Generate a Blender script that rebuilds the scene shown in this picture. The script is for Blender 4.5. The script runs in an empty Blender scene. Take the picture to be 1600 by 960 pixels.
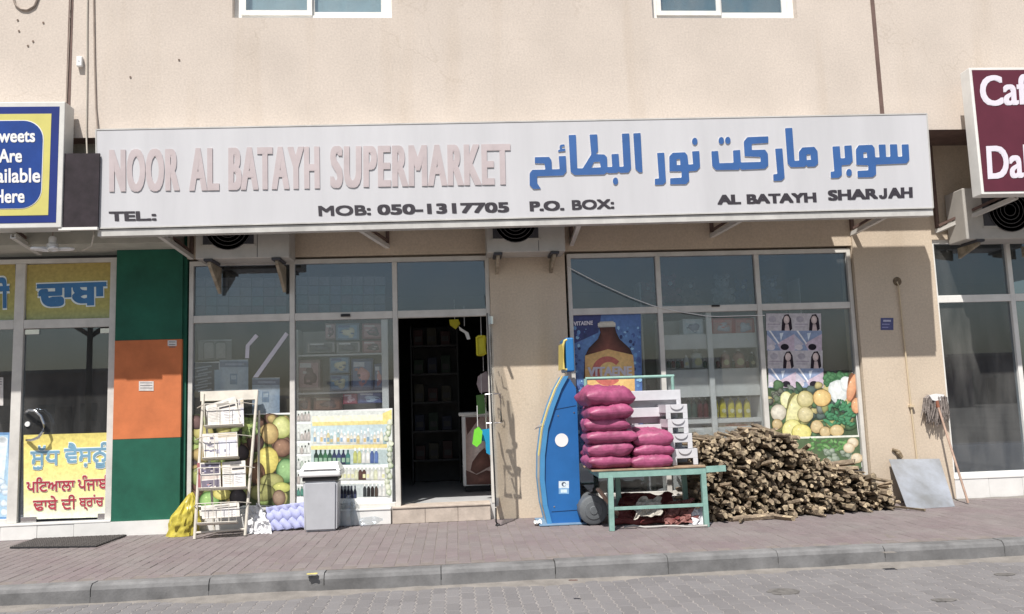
import bpy, bmesh, math, random
from mathutils import Vector, Matrix, noise
from mathutils.geometry import tessellate_polygon
random.seed(7)
S = bpy.context.scene
C = S.collection
V = Vector

# ---------------------------------------------------------------- camera
YAW, PITCH, ROLL = 0.0731641304, 0.115820162, -0.0334225219
FPX = 1280.447
CAM = V((0, -9.63973, 1.330032))
_f = V((math.sin(YAW)*math.cos(PITCH), math.cos(YAW)*math.cos(PITCH), math.sin(PITCH)))
_r0 = V((math.cos(YAW), -math.sin(YAW), 0)); _u0 = _r0.cross(_f)
_r = _r0*math.cos(ROLL)+_u0*math.sin(ROLL); _u = -_r0*math.sin(ROLL)+_u0*math.cos(ROLL)
cam = bpy.data.cameras.new('camera'); camo = bpy.data.objects.new('camera', cam); C.objects.link(camo)
m4 = Matrix.Identity(4)
for i in range(3):
    m4[i][0], m4[i][1], m4[i][2], m4[i][3] = _r[i], _u[i], -_f[i], CAM[i]
camo.matrix_world = m4
cam.sensor_width = 36; cam.lens = FPX/1600*36; cam.clip_end = 2000
S.camera = camo

# ---------------------------------------------------------------- sky and sun
SUNV = V((0.465, 1.0, -1.82)).normalized()          # direction the light travels
world = bpy.data.worlds.new('World'); S.world = world; world.use_nodes = True
wn = world.node_tree.nodes; wl = world.node_tree.links
bg = wn['Background']; sky = wn.new('ShaderNodeTexSky'); sky.sky_type = 'NISHITA'; sky.sun_disc = False
sky.sun_elevation = math.asin(-SUNV.z)
sky.sun_rotation = math.atan2(-SUNV.x, -SUNV.y)
sky.air_density = 1.3; sky.dust_density = 2.2; sky.ozone_density = 1.0
wl.new(sky.outputs[0], bg.inputs[0]); bg.inputs[1].default_value = 0.065
sl = bpy.data.lights.new('sun', 'SUN'); sl.energy = 4.6; sl.angle = math.radians(0.55); sl.color = (1, .96, .90)
so = bpy.data.objects.new('sun', sl); C.objects.link(so); so.location = (-5, -10, 15)
so.rotation_euler = SUNV.to_track_quat('-Z', 'Y').to_euler()
S.view_settings.view_transform = 'Standard'; S.view_settings.look = 'None'
S.view_settings.exposure = 0.42; S.view_settings.gamma = 1.0

# ---------------------------------------------------------------- pixel helpers: a pixel gives a direction, the plane it lies on gives the distance
def ray(x, y): return (_f*FPX + _r*(x-800) - _u*(y-480))
def W(x, y, Y=0.0):
    d = ray(x, y); return CAM + d*((Y-CAM.y)/d.y)
def G(x, y, Z=0.0):
    d = ray(x, y); return CAM + d*((Z-CAM.z)/d.z)
def WP(x, y, P, N):
    d = ray(x, y); return CAM + d*((P-CAM).dot(N)/d.dot(N))

# ---------------------------------------------------------------- materials
MAT = {}
def lin(c):
    return tuple(((v/255)/12.92 if v/255 <= .04045 else ((v/255+.055)/1.055)**2.4) for v in c)
def mk(name):
    m = bpy.data.materials.new(name); m.use_nodes = True; MAT[name] = m
    return m, m.node_tree.nodes, m.node_tree.links, m.node_tree.nodes['Principled BSDF']
def M(name, col, rough=.6, var=.12, vs=6, bump=0.0, bs=80, metal=0, spec=.4, col2=None, piece=0, streak=False, coat=0):
    """procedural material: base colour broken up by two noises, fine relief, optional per-piece variation"""
    if name in MAT: return MAT[name]
    m, n, l, b = mk(name)
    geo = n.new('ShaderNodeNewGeometry')
    mp = n.new('ShaderNodeMapping'); l.new(geo.outputs['Position'], mp.inputs[0])
    if streak: mp.inputs['Scale'].default_value = (1, 1, .12)
    t1 = n.new('ShaderNodeTexNoise'); t1.inputs['Scale'].default_value = vs; t1.inputs['Detail'].default_value = 6; t1.inputs['Roughness'].default_value = .65
    l.new(mp.outputs[0], t1.inputs[0])
    cr = n.new('ShaderNodeValToRGB'); l.new(t1.outputs[0], cr.inputs[0])
    c = V(col); d = V(col2) if col2 else c*(1-2.2*var)
    cr.color_ramp.elements[0].position = .32; cr.color_ramp.elements[1].position = .68
    hi = c*(1+var) if not col2 else c
    cr.color_ramp.elements[0].color = (*d, 1); cr.color_ramp.elements[1].color = (*[min(1, v) for v in hi], 1)
    out = cr.outputs[0]
    if piece:
        oi = n.new('ShaderNodeObjectInfo'); ad = n.new('ShaderNodeMath'); ad.operation = 'ADD'
        l.new(oi.outputs['Random'], ad.inputs[0]); l.new(geo.outputs['Random Per Island'], ad.inputs[1])
        fr = n.new('ShaderNodeMath'); fr.operation = 'FRACT'; l.new(ad.outputs[0], fr.inputs[0])
        mr = n.new('ShaderNodeMapRange'); mr.inputs[3].default_value = 1-piece; mr.inputs[4].default_value = 1+piece
        l.new(fr.outputs[0], mr.inputs[0])
        hs = n.new('ShaderNodeHueSaturation'); l.new(out, hs.inputs['Color']); l.new(mr.outputs[0], hs.inputs['Value'])
        out = hs.outputs[0]
    l.new(out, b.inputs['Base Color'])
    b.inputs['Roughness'].default_value = rough; b.inputs['Metallic'].default_value = metal
    b.inputs['Specular IOR Level'].default_value = spec
    if coat: b.inputs['Coat Weight'].default_value = coat
    if bump:
        t2 = n.new('ShaderNodeTexNoise'); t2.inputs['Scale'].default_value = bs; t2.inputs['Detail'].default_value = 4
        l.new(geo.outputs['Position'], t2.inputs[0])
        bm_ = n.new('ShaderNodeBump'); bm_.inputs['Strength'].default_value = bump; bm_.inputs['Distance'].default_value = .01
        l.new(t2.outputs[0], bm_.inputs['Height']); l.new(bm_.outputs[0], b.inputs['Normal'])
    return m

def M_plaster(name, col, dirt):
    m, n, l, b = mk(name)
    geo = n.new('ShaderNodeNewGeometry')
    def nz(sc, det=6, scale=None):
        t = n.new('ShaderNodeTexNoise'); t.inputs['Scale'].default_value = sc; t.inputs['Detail'].default_value = det
        if scale:
            mp = n.new('ShaderNodeMapping'); mp.inputs['Scale'].default_value = scale; l.new(geo.outputs['Position'], mp.inputs[0]); l.new(mp.outputs[0], t.inputs[0])
        else: l.new(geo.outputs['Position'], t.inputs[0])
        return t.outputs[0]
    def ramp(i, p0, p1, c0, c1):
        r = n.new('ShaderNodeValToRGB'); r.color_ramp.elements[0].position = p0; r.color_ramp.elements[1].position = p1
        r.color_ramp.elements[0].color = (*c0, 1); r.color_ramp.elements[1].color = (*c1, 1); l.new(i, r.inputs[0]); return r.outputs[0]
    def mix(f, a, c, mode='MIX'):
        x = n.new('ShaderNodeMixRGB'); x.blend_type = mode
        if isinstance(f, float): x.inputs[0].default_value = f
        else: l.new(f, x.inputs[0])
        l.new(a, x.inputs[1]); l.new(c, x.inputs[2]); return x.outputs[0]
    c = V(col)
    base = ramp(nz(1.4, 8), .3, .7, c*.93, c*1.05)
    fine = ramp(nz(45, 3), .3, .7, (.90, .90, .90), (1.06, 1.06, 1.06))
    o = mix(1.0, base, fine, 'MULTIPLY')
    st = ramp(nz(3.0, 6, (1, 1, .1)), .56, .8, (1, 1, 1), dirt)                 # faint rain streaks
    o = mix(.55, o, mix(1.0, o, st, 'MULTIPLY'))
    vo = n.new('ShaderNodeTexVoronoi'); vo.feature = 'DISTANCE_TO_EDGE'; vo.inputs['Scale'].default_value = .55   # hairline cracks
    wp = n.new('ShaderNodeVectorMath'); wp.operation = 'ADD'
    tn = n.new('ShaderNodeTexNoise'); tn.inputs['Scale'].default_value = 2.3; tn.inputs['Detail'].default_value = 5; l.new(geo.outputs['Position'], tn.inputs[0])
    l.new(geo.outputs['Position'], wp.inputs[0]); l.new(tn.outputs['Color'], wp.inputs[1]); l.new(wp.outputs[0], vo.inputs[0])
    ck = ramp(vo.outputs['Distance'], 0.0, .006, (.90, .89, .87), (1, 1, 1))
    o = mix(ramp(nz(.9, 2), .5, .6, (0, 0, 0), (1, 1, 1)), o, mix(1.0, o, ck, 'MULTIPLY'))
    l.new(o, b.inputs['Base Color']); b.inputs['Roughness'].default_value = .9; b.inputs['Specular IOR Level'].default_value = .2
    bp = n.new('ShaderNodeBump'); bp.inputs['Strength'].default_value = .35; bp.inputs['Distance'].default_value = .006
    l.new(nz(55, 5), bp.inputs['Height']); l.new(bp.outputs[0], b.inputs['Normal'])
    return m

def M_glass(name, tint=(.82, .86, .86), refl=.055, rough=0.0, dust=.03):
    """thin pane: lets light through, mirrors the street, a little dust on it"""
    m, n, l, b = mk(name); n.remove(b); out = n['Material Output']
    tr = n.new('ShaderNodeBsdfTransparent'); tr.inputs[0].default_value = (*tint, 1)
    gl = n.new('ShaderNodeBsdfGlossy'); gl.inputs['Roughness'].default_value = rough; gl.inputs[0].default_value = (.78, .87, 1, 1)
    g0 = n.new('ShaderNodeNewGeometry'); dt = n.new('ShaderNodeVectorMath'); dt.operation = 'DOT_PRODUCT'; l.new(g0.outputs['Incoming'], dt.inputs[0]); l.new(g0.outputs['Normal'], dt.inputs[1])
    def mth(op, a, v=None):
        x = n.new('ShaderNodeMath'); x.operation = op; l.new(a, x.inputs[0])
        if v is not None: x.inputs[1].default_value = v
        return x.outputs[0]
    ab = mth('ABSOLUTE', dt.outputs['Value']); iv = n.new('ShaderNodeMath'); iv.operation = 'SUBTRACT'; iv.inputs[0].default_value = 1; l.new(ab, iv.inputs[1])
    ad = n.new('ShaderNodeMath'); ad.operation = 'ADD'; ad.inputs[1].default_value = refl+.04; l.new(mth('MULTIPLY', mth('POWER', iv.outputs[0], 5.0), .6), ad.inputs[0])
    mx = n.new('ShaderNodeMixShader'); l.new(ad.outputs[0], mx.inputs[0]); l.new(tr.outputs[0], mx.inputs[1]); l.new(gl.outputs[0], mx.inputs[2])
    df = n.new('ShaderNodeBsdfDiffuse'); df.inputs[0].default_value = (.55, .53, .5, 1)
    geo = n.new('ShaderNodeNewGeometry'); t = n.new('ShaderNodeTexNoise'); t.inputs['Scale'].default_value = 5; t.inputs['Detail'].default_value = 7
    mp = n.new('ShaderNodeMapping'); mp.inputs['Scale'].default_value = (1, 1, .25); l.new(geo.outputs['Position'], mp.inputs[0]); l.new(mp.outputs[0], t.inputs[0])
    mr = n.new('ShaderNodeMapRange'); mr.inputs[1].default_value = .35; mr.inputs[2].default_value = .75; mr.inputs[3].default_value = dust*.3; mr.inputs[4].default_value = dust*1.6
    l.new(t.outputs[0], mr.inputs[0])
    m2 = n.new('ShaderNodeMixShader'); l.new(mr.outputs[0], m2.inputs[0]); l.new(mx.outputs[0], m2.inputs[1]); l.new(df.outputs[0], m2.inputs[2])
    l.new(m2.outputs[0], out.inputs[0])
    return m

def M_print(name, rough=.4, spec=.4):
    m, n, l, b = mk(name)
    a = n.new('ShaderNodeVertexColor'); a.layer_name = 'Col'
    geo = n.new('ShaderNodeNewGeometry'); t = n.new('ShaderNodeTexNoise'); t.inputs['Scale'].default_value = 28; t.inputs['Detail'].default_value = 5; l.new(geo.outputs['Position'], t.inputs[0])
    mr = n.new('ShaderNodeMapRange'); mr.inputs[1].default_value = .3; mr.inputs[2].default_value = .7; mr.inputs[3].default_value = .84; mr.inputs[4].default_value = 1.12; l.new(t.outputs[0], mr.inputs[0])
    hs = n.new('ShaderNodeHueSaturation'); l.new(a.outputs[0], hs.inputs['Color']); l.new(mr.outputs[0], hs.inputs['Value']); hs.inputs['Saturation'].default_value = .78
    l.new(hs.outputs[0], b.inputs['Base Color']); b.inputs['Roughness'].default_value = rough; b.inputs['Specular IOR Level'].default_value = spec
    return m

PLASTER = M_plaster('plaster', (.60, .53, .47), (.86, .82, .76))
PLASTER_LOW = M_plaster('plaster_lower', (.60, .505, .40), (.82, .76, .68))
BROWN = M('brown_paint', (.16, .105, .09), .7, .15, 5, .2, 60)
GREYSOFF = M('grey_lintel_paint', (.50, .49, .43), .8, .08, 4, .2, 60)
ALU = M('cream_aluminium', (.64, .62, .585), .42, .07, 5, 0.04, 30, spec=.5)
ALUW = M('white_aluminium', (.80, .79, .76), .4, .05, 5, spec=.5)
GLASS = M_glass('shop_glass', tint=(.88, .90, .91), refl=.065, dust=.06)
GLASST = M_glass('transom_glass', tint=(.62, .67, .70), refl=.085, dust=.05)
GLASSR = M_glass('dusty_glass', tint=(.58, .63, .66), refl=.085, dust=.085)
GLASSD = M_glass('door_glass', tint=(.975, .985, .98), refl=.005, dust=.012)
GLASSUP = M_glass('tinted_upper_glass', tint=(.80, .88, .90), refl=.08, dust=.10)
PRINT = M_print('vinyl_print')
PAPER = M_print('paper_print', .8, .2)
SIGNW = M('sign_sheet', (.565, .565, .59), .5, .035, 2.5, streak=True, spec=.3)
SIGNEDGE = M('sign_edge_metal', (.55, .54, .52), .45, .1, 4)
BLUE_L = M('letter_blue', (.045, .125, .34), .45, .06, 3)
PINKG = M('letter_faded', (.50, .435, .445), .6, .05, 4)
DARKP = M('print_dark', (.04, .035, .045), .6, .05, 4)
WHITE = M('white_plastic', (.80, .80, .80), .4, .03, 5, spec=.5)
CONC = M('kerb_concrete', (.192, .190, .192), .9, .20, 3.0, .2, 60, piece=.06)
SANDM = M('drifted_sand', (.23, .212, .195), .95, .12, 6, .5, 90)
PAVER = M('red_paver', (.180, .144, .150), .9, .16, 1.6, .4, 120, piece=.07, col2=(.205, .184, .180))
RPAVER = M('grey_paver', (.188, .180, .182), .9, .12, 1.6, .45, 110, piece=.09, col2=(.165, .158, .162))
JOINT = M('sandy_joint', (.205, .178, .165), .95, .1, 8, .3, 90)
JOINT2 = M('sandy_road_joint', (.27, .252, .242), .95, .1, 8, .3, 90)
TILEW = M('white_tile', (.76, .75, .73), .3, .04, 4, spec=.5)
STEPM = M('beige_step_stone', (.50, .43, .37), .6, .10, 9, .1, 40)
FLOORT = M('shop_floor_tile', (.50, .50, .50), .35, .05, 4)
DARKROOM = M('dim_interior_wall', (.06, .058, .056), .9, .1, 2)  # near-black colour stands in for the shade of the unlit rooms
STEEL = M('chrome', (.75, .75, .75), .18, .05, 5, metal=1)
GALV = M('galvanised', (.52, .56, .63), .42, .22, 3.0, metal=.55, bump=.25, bs=5, col2=(.33, .34, .35))
BLACK = M('black_rubber', (.025, .025, .028), .6, .1, 8)
GREENP = M('green_paint', (.013, .110, .070), .75, .12, 3, .12, 90)
ORANGEP = M('orange_paint', (.58, .175, .065), .75, .09, 3, .12, 90)
TURQ = M('turquoise_enamel', (.28, .46, .41), .55, .12, 9, .1, 50, col2=(.20, .34, .30))
KBLUE = M('kiosk_blue', (.018, .13, .38), .45, .06, 2.5, spec=.5)
KLBLUE = M('kiosk_light_blue', (.07, .26, .50), .45, .06, 3)
YELP = M('faded_yellow_plastic', (.66, .54, .16), .5, .06, 4)
PINKBAG = M('pink_sack', (.345, .075, .165), .46, .16, 12, .55, 16, spec=.45, piece=.08)
CRATE = M('grey_white_plastic', (.62, .62, .65), .45, .05, 6, spec=.5)
BARK = M('bark', (.245, .190, .135), .9, .25, 14, .6, 60, piece=.30)
LOGEND = M('cut_wood', (.40, .32, .215), .85, .25, 22, .4, 80, piece=.32)
TOPWOOD = M('table_planks', (.34, .24, .16), .8, .2, 10, .2, 40, piece=.15)
RACKM = M('rack_enamel', (.60, .56, .49), .45, .08, 8)
BINM = M('bin_grey', (.45, .46, .49), .45, .04, 5, spec=.5)
FOAM = M('lavender_foam', (.36, .38, .60), .85, .06, 8, .2, 80)
YBAG = M('yellow_poly_bag', (.52, .44, .07), .35, .14, 14, .2, 30, spec=.5)
WBAG = M('white_crumpled_sheet', (.72, .72, .74), .6, .05, 8)
DRUMG = M('dark_grey_plastic', (.12, .13, .14), .6, .12, 8, .1, 30)
MOPM = M('mop_yarn', (.30, .26, .24), .95, .25, 40, .6, 90, piece=.2)
POLEW = M('pole_wood', (.46, .32, .25), .6, .15, 12)
MAROON = M('maroon_sheet', (.115, .022, .04), .5, .06, 3)
BANNERM = M('old_banner', (.14, .03, .03), .6, .2, 5)
CABLE = M('cable_grey', (.34, .28, .24), .7, .1, 9)
CLEARP = M_glass('clear_plastic', tint=(.9, .92, .93), refl=.07, rough=.08, dust=.06)

# ---------------------------------------------------------------- object helpers
ORG = {}
def tag(o, label=None, cat=None, group=None, kind=None):
    if label: o['label'] = label
    if cat: o['category'] = cat
    if group: o['group'] = group
    if kind: o['kind'] = kind
    return o
def thing(name, label, cat, loc=(0, 0, 0), group=None):
    o = bpy.data.objects.new(name, None); C.objects.link(o); o.location = loc; o.empty_display_size = .1
    ORG[o.name] = V(loc); return tag(o, label, cat, group)
def link(name, me, parent=None, org=None):
    o = bpy.data.objects.new(name, me); C.objects.link(o)
    if parent is not None:
        o.parent = parent; ORG[o.name] = ORG[parent.name]
    else:
        o.location = org; ORG[o.name] = V(org)
    return o
class MB:
    """collects shapes in world coordinates; build() makes ONE mesh object"""
    def __init__(s): s.v = []; s.f = []; s.mi = []; s.col = []
    def add(s, vs, fs, mi=0, cols=None):
        k = len(s.v); s.v += [tuple(p) for p in vs]; s.f += [tuple(i+k for i in f) for f in fs]; s.mi += [mi]*len(fs)
        if cols is not None: s.col += cols
        return s
    def box(s, x0, x1, y0, y1, z0, z1, mi=0):
        p = [V((x, y, z)) for x in (x0, x1) for y in (y0, y1) for z in (z0, z1)]
        return s.add(p, [(0, 1, 3, 2), (4, 6, 7, 5), (0, 4, 5, 1), (2, 3, 7, 6), (0, 2, 6, 4), (1, 5, 7, 3)], mi)
    def bbox(s, x0, x1, y0, y1, z0, z1, b=.01, mi=0):
        """box with chamfered edges"""
        bm = bmesh.new(); bmesh.ops.create_cube(bm, size=1)
        for v in bm.verts: v.co = V(((x0+x1)/2+v.co.x*(x1-x0), (y0+y1)/2+v.co.y*(y1-y0), (z0+z1)/2+v.co.z*(z1-z0)))
        bmesh.ops.bevel(bm, geom=list(bm.edges), offset=b, segments=2, affect='EDGES', profile=.5)
        bm.verts.index_update(); s.add([v.co.copy() for v in bm.verts], [[v.index for v in f.verts] for f in bm.faces], mi); bm.free(); return s
    def bar(s, a, b, w, h, up=V((0, 0, 1)), mi=0):
        """rectangular bar between two points"""
        a = V(a); b = V(b); d = (b-a).normalized(); x = d.cross(up)
        if x.length < 1e-4: x = d.cross(V((1, 0, 0)))
        x.normalize(); z = x.cross(d)
        p = [q+x*i*w/2+z*j*h/2 for q in (a, b) for i in (-1, 1) for j in (-1, 1)]
        return s.add(p, [(0, 1, 3, 2), (4, 6, 7, 5), (0, 4, 5, 1), (2, 3, 7, 6), (0, 2, 6, 4), (1, 5, 7, 3)], mi)
    def tube(s, pts, r, n=8, mi=0, cap=True):
        pts = [V(p) for p in pts]; rs = r if isinstance(r, (list, tuple)) else [r]*len(pts); vs = []; fs = []
        up = V((0, 0, 1))
        for i, p in enumerate(pts):
            d = (pts[min(i+1, len(pts)-1)]-pts[max(i-1, 0)]).normalized()
            x = d.cross(up)
            if x.length < 1e-3: x = d.cross(V((0, 1, 0)))
            x.normalize(); y = x.cross(d)
            vs += [p+(x*math.cos(2*math.pi*k/n)+y*math.sin(2*math.pi*k/n))*rs[i] for k in range(n)]
        for i in range(len(pts)-1):
            for k in range(n): fs.append((i*n+k, i*n+(k+1) % n, (i+1)*n+(k+1) % n, (i+1)*n+k))
        if cap: fs += [tuple(range(n)), tuple(range((len(pts)-1)*n, len(pts)*n))]
        return s.add(vs, fs, mi)
    def lathe(s, c, prof, n=20, mi=0, axis='Z'):
        vs = []; fs = []
        for r, h in prof:
            for k in range(n):
                a = 2*math.pi*k/n; q = (r*math.cos(a), r*math.sin(a), h)
                if axis == 'Y': q = (q[0], q[2], q[1])
                vs.append(V(c)+V(q))
        for i in range(len(prof)-1):
            for k in range(n): fs.append((i*n+k, i*n+(k+1) % n, (i+1)*n+(k+1) % n, (i+1)*n+k))
        fs += [tuple(range(n)), tuple(range((len(prof)-1)*n, len(prof)*n))]
        return s.add(vs, fs, mi)
    def prism(s, poly, off, mi=0, side=None):
        """closed outline of 3D points pushed along off"""
        n = len(poly); poly = [V(p) for p in poly]; k = len(s.v); off = V(off)
        s.v += [tuple(p) for p in poly]+[tuple(p+off) for p in poly]
        for t in tessellate_polygon([poly]):
            s.f += [tuple(k+i for i in t), tuple(k+n+i for i in reversed(t))]; s.mi += [mi, mi]
        for i in range(n):
            j = (i+1) % n; s.f.append((k+i, k+j, k+n+j, k+n+i)); s.mi.append(mi if side is None else side)
        return s
    def mesh(s, name, org):
        me = bpy.data.meshes.new(name); me.from_pydata([V(p)-org for p in s.v], [], s.f); me.update()
        return me
    def build(s, name, mat, parent=None, smooth=False, org=None, fix=True):
        if parent is not None: o0 = ORG[parent.name]
        elif org is not None: o0 = V(org)
        else:
            xs, ys, zs = zip(*s.v); o0 = V(((min(xs)+max(xs))/2, (min(ys)+max(ys))/2, min(zs)))
        me = s.mesh(name, o0)
        for mt in (mat if isinstance(mat, (list, tuple)) else [mat]): me.materials.append(mt)
        me.polygons.foreach_set('material_index', s.mi)
        if s.col:
            a = me.color_attributes.new('Col', 'FLOAT_COLOR', 'POINT')
            a.data.foreach_set('color', [x for c in s.col for x in (*c, 1)])
        if fix and not s.col:
            bm = bmesh.new(); bm.from_mesh(me); bmesh.ops.recalc_face_normals(bm, faces=bm.faces); bm.to_mesh(me); bm.free()
        if smooth:
            me.polygons.foreach_set('use_smooth', [True]*len(me.polygons))
            try: me.set_sharp_from_angle(angle=math.radians(40))
            except Exception: pass
        return link(name, me, parent, o0)

class Print:
    """flat print: coloured outlines laid one a hair above the other on a sheet; at(px,py) puts a photo pixel on the sheet"""
    def __init__(s, at, nrm=V((0, -1, 0)), step=2.5e-5): s.at = at; s.n = nrm; s.k = 0; s.m = MB(); s.step = step
    def poly(s, pts, col, cen=None, c0=None):
        s.k += 1; P = [s.at(*p)+s.n*(s.k*s.step) for p in pts]; col = lin(col)
        if cen is not None:
            q = s.at(*cen)+s.n*(s.k*s.step); n = len(P)
            s.m.add([q]+P, [(0, 1+i, 1+(i+1) % n) for i in range(n)], 0, [lin(c0)]+[col]*n)
        else:
            s.m.add(P, [tuple(t) for t in tessellate_polygon([P])], 0, [col]*len(P))
    def rect(s, x0, y0, x1, y1, col, sl=0): s.poly([(x0, y0), (x1, y0+sl), (x1, y1+sl), (x0, y1)], col)
    def ell(s, cx, cy, rx, ry, col, c0=None, rot=0, wob=0, n=18):
        a0 = math.radians(rot); pts = []
        for i in range(n):
            a = 2*math.pi*i/n; k = 1+wob*math.sin(3*a+cx)+random.uniform(-wob, wob)*.5
            x, y = rx*k*math.cos(a), ry*k*math.sin(a); pts.append((cx+x*math.cos(a0)-y*math.sin(a0), cy+x*math.sin(a0)+y*math.cos(a0)))
        if c0 is None: s.poly(pts, col)
        else:
            s.k += 1; up = s.n*(s.k*s.step); mid = [tuple(.35*a+.65*b for a, b in zip(lin(col), lin(c0)))]
            inn = [(cx-.12*rx+(x-cx)*.62, cy-.14*ry+(y-cy)*.62) for x, y in pts]; L_ = len(pts)
            P = [s.at(*p)+up for p in pts]+[s.at(*p)+up for p in inn]+[s.at(cx-.28*rx, cy-.32*ry)+up]
            s.m.add(P, [(i, (i+1) % L_, L_+(i+1) % L_, L_+i) for i in range(L_)]+[(L_+i, L_+(i+1) % L_, 2*L_) for i in range(L_)], 0, [lin(col)]*L_+mid*L_+[lin(c0)])
    def build(s, name, parent=None, mat=None):
        return s.m.build(name, mat or PRINT, parent)

def text_mesh(body, BL, BR, TL, nrm, name, mats, parent, thick=.0, bold=(0, 0), order=0, spacing=1.0, lift=.001):
    """lettering fitted to the parallelogram BL, BR, TL; bold = stroke thickening as a share of width and height"""
    c = bpy.data.curves.new('lettering', 'FONT'); c.body = body; c.size = 1; c.extrude = 0; c.resolution_u = 4; c.space_character = spacing; c.fill_mode = 'NONE'
    o = bpy.data.objects.new('lettering', c); me = bpy.data.meshes.new_from_object(o)
    raw = [v.co.copy() for v in me.vertices]; nb = {}
    for e in me.edges:
        i, j = e.vertices; nb.setdefault(i, []).append(j); nb.setdefault(j, []).append(i)
    bpy.data.objects.remove(o); bpy.data.curves.remove(c); bpy.data.meshes.remove(me)
    loops, done = [], set()
    for st in sorted(nb):
        if st in done: continue
        lp, cur, prev = [], st, None
        while cur is not None and cur not in done:
            done.add(cur); lp.append(cur); nx = [k for k in nb[cur] if k not in done]
            cur = (min(nx) if prev is not None else (st+1 if st+1 in nx else nx[0])) if nx else None; prev = lp[-1]
        if len(lp) > 2: loops.append([V((raw[k].x, raw[k].y, 0)) for k in lp])
    if body.isascii():                               # capitals whose hook hangs below the line are drawn up onto it
        for L in loops:
            lo, hi = min(p.y for p in L), max(p.y for p in L)
            if lo < -.05:
                for p in L: p.y = (p.y-lo)/(hi-lo)*hi
    area = lambda L: sum(L[i-1].x*L[i].y-L[i].x*L[i-1].y for i in range(len(L)))/2
    big = max(loops, key=lambda L: abs(area(L))); sg = 1 if area(big) > 0 else -1
    outs = [L for L in loops if area(L)*sg > 0]; hols = [L for L in loops if area(L)*sg <= 0]
    def inside(p, L):
        r = False
        for i in range(len(L)):
            a_, b_ = L[i-1], L[i]
            if (a_.y > p.y) != (b_.y > p.y) and p.x < (b_.x-a_.x)*(p.y-a_.y)/(b_.y-a_.y)+a_.x: r = not r
        return r
    vs, fs, edges = [], [], []; lay_ = []
    for k, L in enumerate(outs):
        ring_ = [L]+[h for h in hols if inside(h[0], L)]; base = len(vs)
        flat = [p for r in ring_ for p in r]; vs += [V((p.x, p.y, 0)) for p in flat]; lay_ += [k % 3]*len(flat)
        fs += [tuple(base+i for i in t) for t in tessellate_polygon(ring_)]
        kk = base
        for r in ring_: edges += [(kk+i, kk+(i+1) % len(r)) for i in range(len(r))]; kk += len(r)
    if any(ord(ch) > 0x900 for ch in body):          # overlapping strokes: fill row by row with the non-zero rule
        vs, fs, edges, lay_ = [], [], [], []; ya = min(p.y for L in loops for p in L); yz = max(p.y for L in loops for p in L); rows = 64; hh = (yz-ya)/rows
        for r in range(rows):
            ym = ya+(r+.5)*hh; cr = []
            for L in loops:
                for i in range(len(L)):
                    a_, b_ = L[i-1], L[i]
                    if (a_.y > ym) != (b_.y > ym): cr.append((a_.x+(b_.x-a_.x)*(ym-a_.y)/(b_.y-a_.y), 1 if b_.y > a_.y else -1))
            cr.sort(); wn_ = 0
            for k, (x, d) in enumerate(cr):
                if wn_ == 0: xs0_ = x
                wn_ += d
                if wn_ == 0 and x > xs0_:
                    k0 = len(vs); vs += [V((xs0_, ym-hh/2, 0)), V((x, ym-hh/2, 0)), V((x, ym+hh/2, 0)), V((xs0_, ym+hh/2, 0))]; fs.append((k0, k0+1, k0+2, k0+3)); lay_ += [0]*4
    x0 = min(v.x for v in vs); x1 = max(v.x for v in vs); y0 = min(v.y for v in vs); y1 = max(v.y for v in vs)
    mb = MB(); ex, ey = BR-BL, TL-BL
    bx, by = bold; sh = [(0, 0)] if not (bx or by) else [(a*bx, b*by) for a in (-1, -.5, 0, .5, 1) for b in (-1, 0, 1)]
    w, h = 1-2*bx, 1-2*by
    for k, (dx, dy) in enumerate(sh):
        off = nrm*(lift+thick+k*1.5e-4)
        P = [BL+ex*(bx+dx+w*(v.x-x0)/(x1-x0))+ey*(by+dy+h*(v.y-y0)/(y1-y0)) for v in vs]
        n = len(P); mb.add([p+off+nrm*(4e-5*q_) for p, q_ in zip(P, lay_)], fs, 0)
        if thick:
            mb.add([p+off for p in P]+[p for p in P], [(a, b, n+b, n+a) for a, b in edges], 1)
    return mb.build(name, mats, parent, fix=False)

def outline_letters(polys, at, nrm, name, mats, parent, thick):
    """letters traced as outlines (each: outer, hole or None), raised by thick"""
    def soft(pts, r=7):
        out = []; n = len(pts)
        for i in range(n):
            p = V((*pts[i], 0)); a = V((*pts[i-1], 0))-p; b = V((*pts[(i+1) % n], 0))-p
            ra = min(r, a.length*.35); rb = min(r, b.length*.35)
            q0 = p+a.normalized()*ra; q1 = p+b.normalized()*rb
            for t in (0, .33, .67, 1): q = q0*(1-t)**2+p*2*t*(1-t)+q1*t*t; out.append((q.x, q.y))
        return out
    mb = MB()
    for outer, hole in polys:
        rings = [soft(outer)] + ([soft(hole, 4)] if hole else [])
        P = [[at(*q) for q in r] for r in rings]; flat = [p for r in P for p in r]; n = len(flat)
        tri = tessellate_polygon(P); mb.add([p+nrm*thick for p in flat], [tuple(t) for t in tri], 0)
        k = 0
        for r in P:
            L = len(r); mb.add([p+nrm*thick for p in r]+r, [(i, (i+1) % L, L+(i+1) % L, L+i) for i in range(L)], 1)
    return mb.build(name, mats, parent, fix=False)

UPY, GLY = -.60, .10                      # upper storey face, glazing plane; pillar faces stand at Y = 0
ZR = -.15                                 # road level
NY = V((0, -1, 0))

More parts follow.
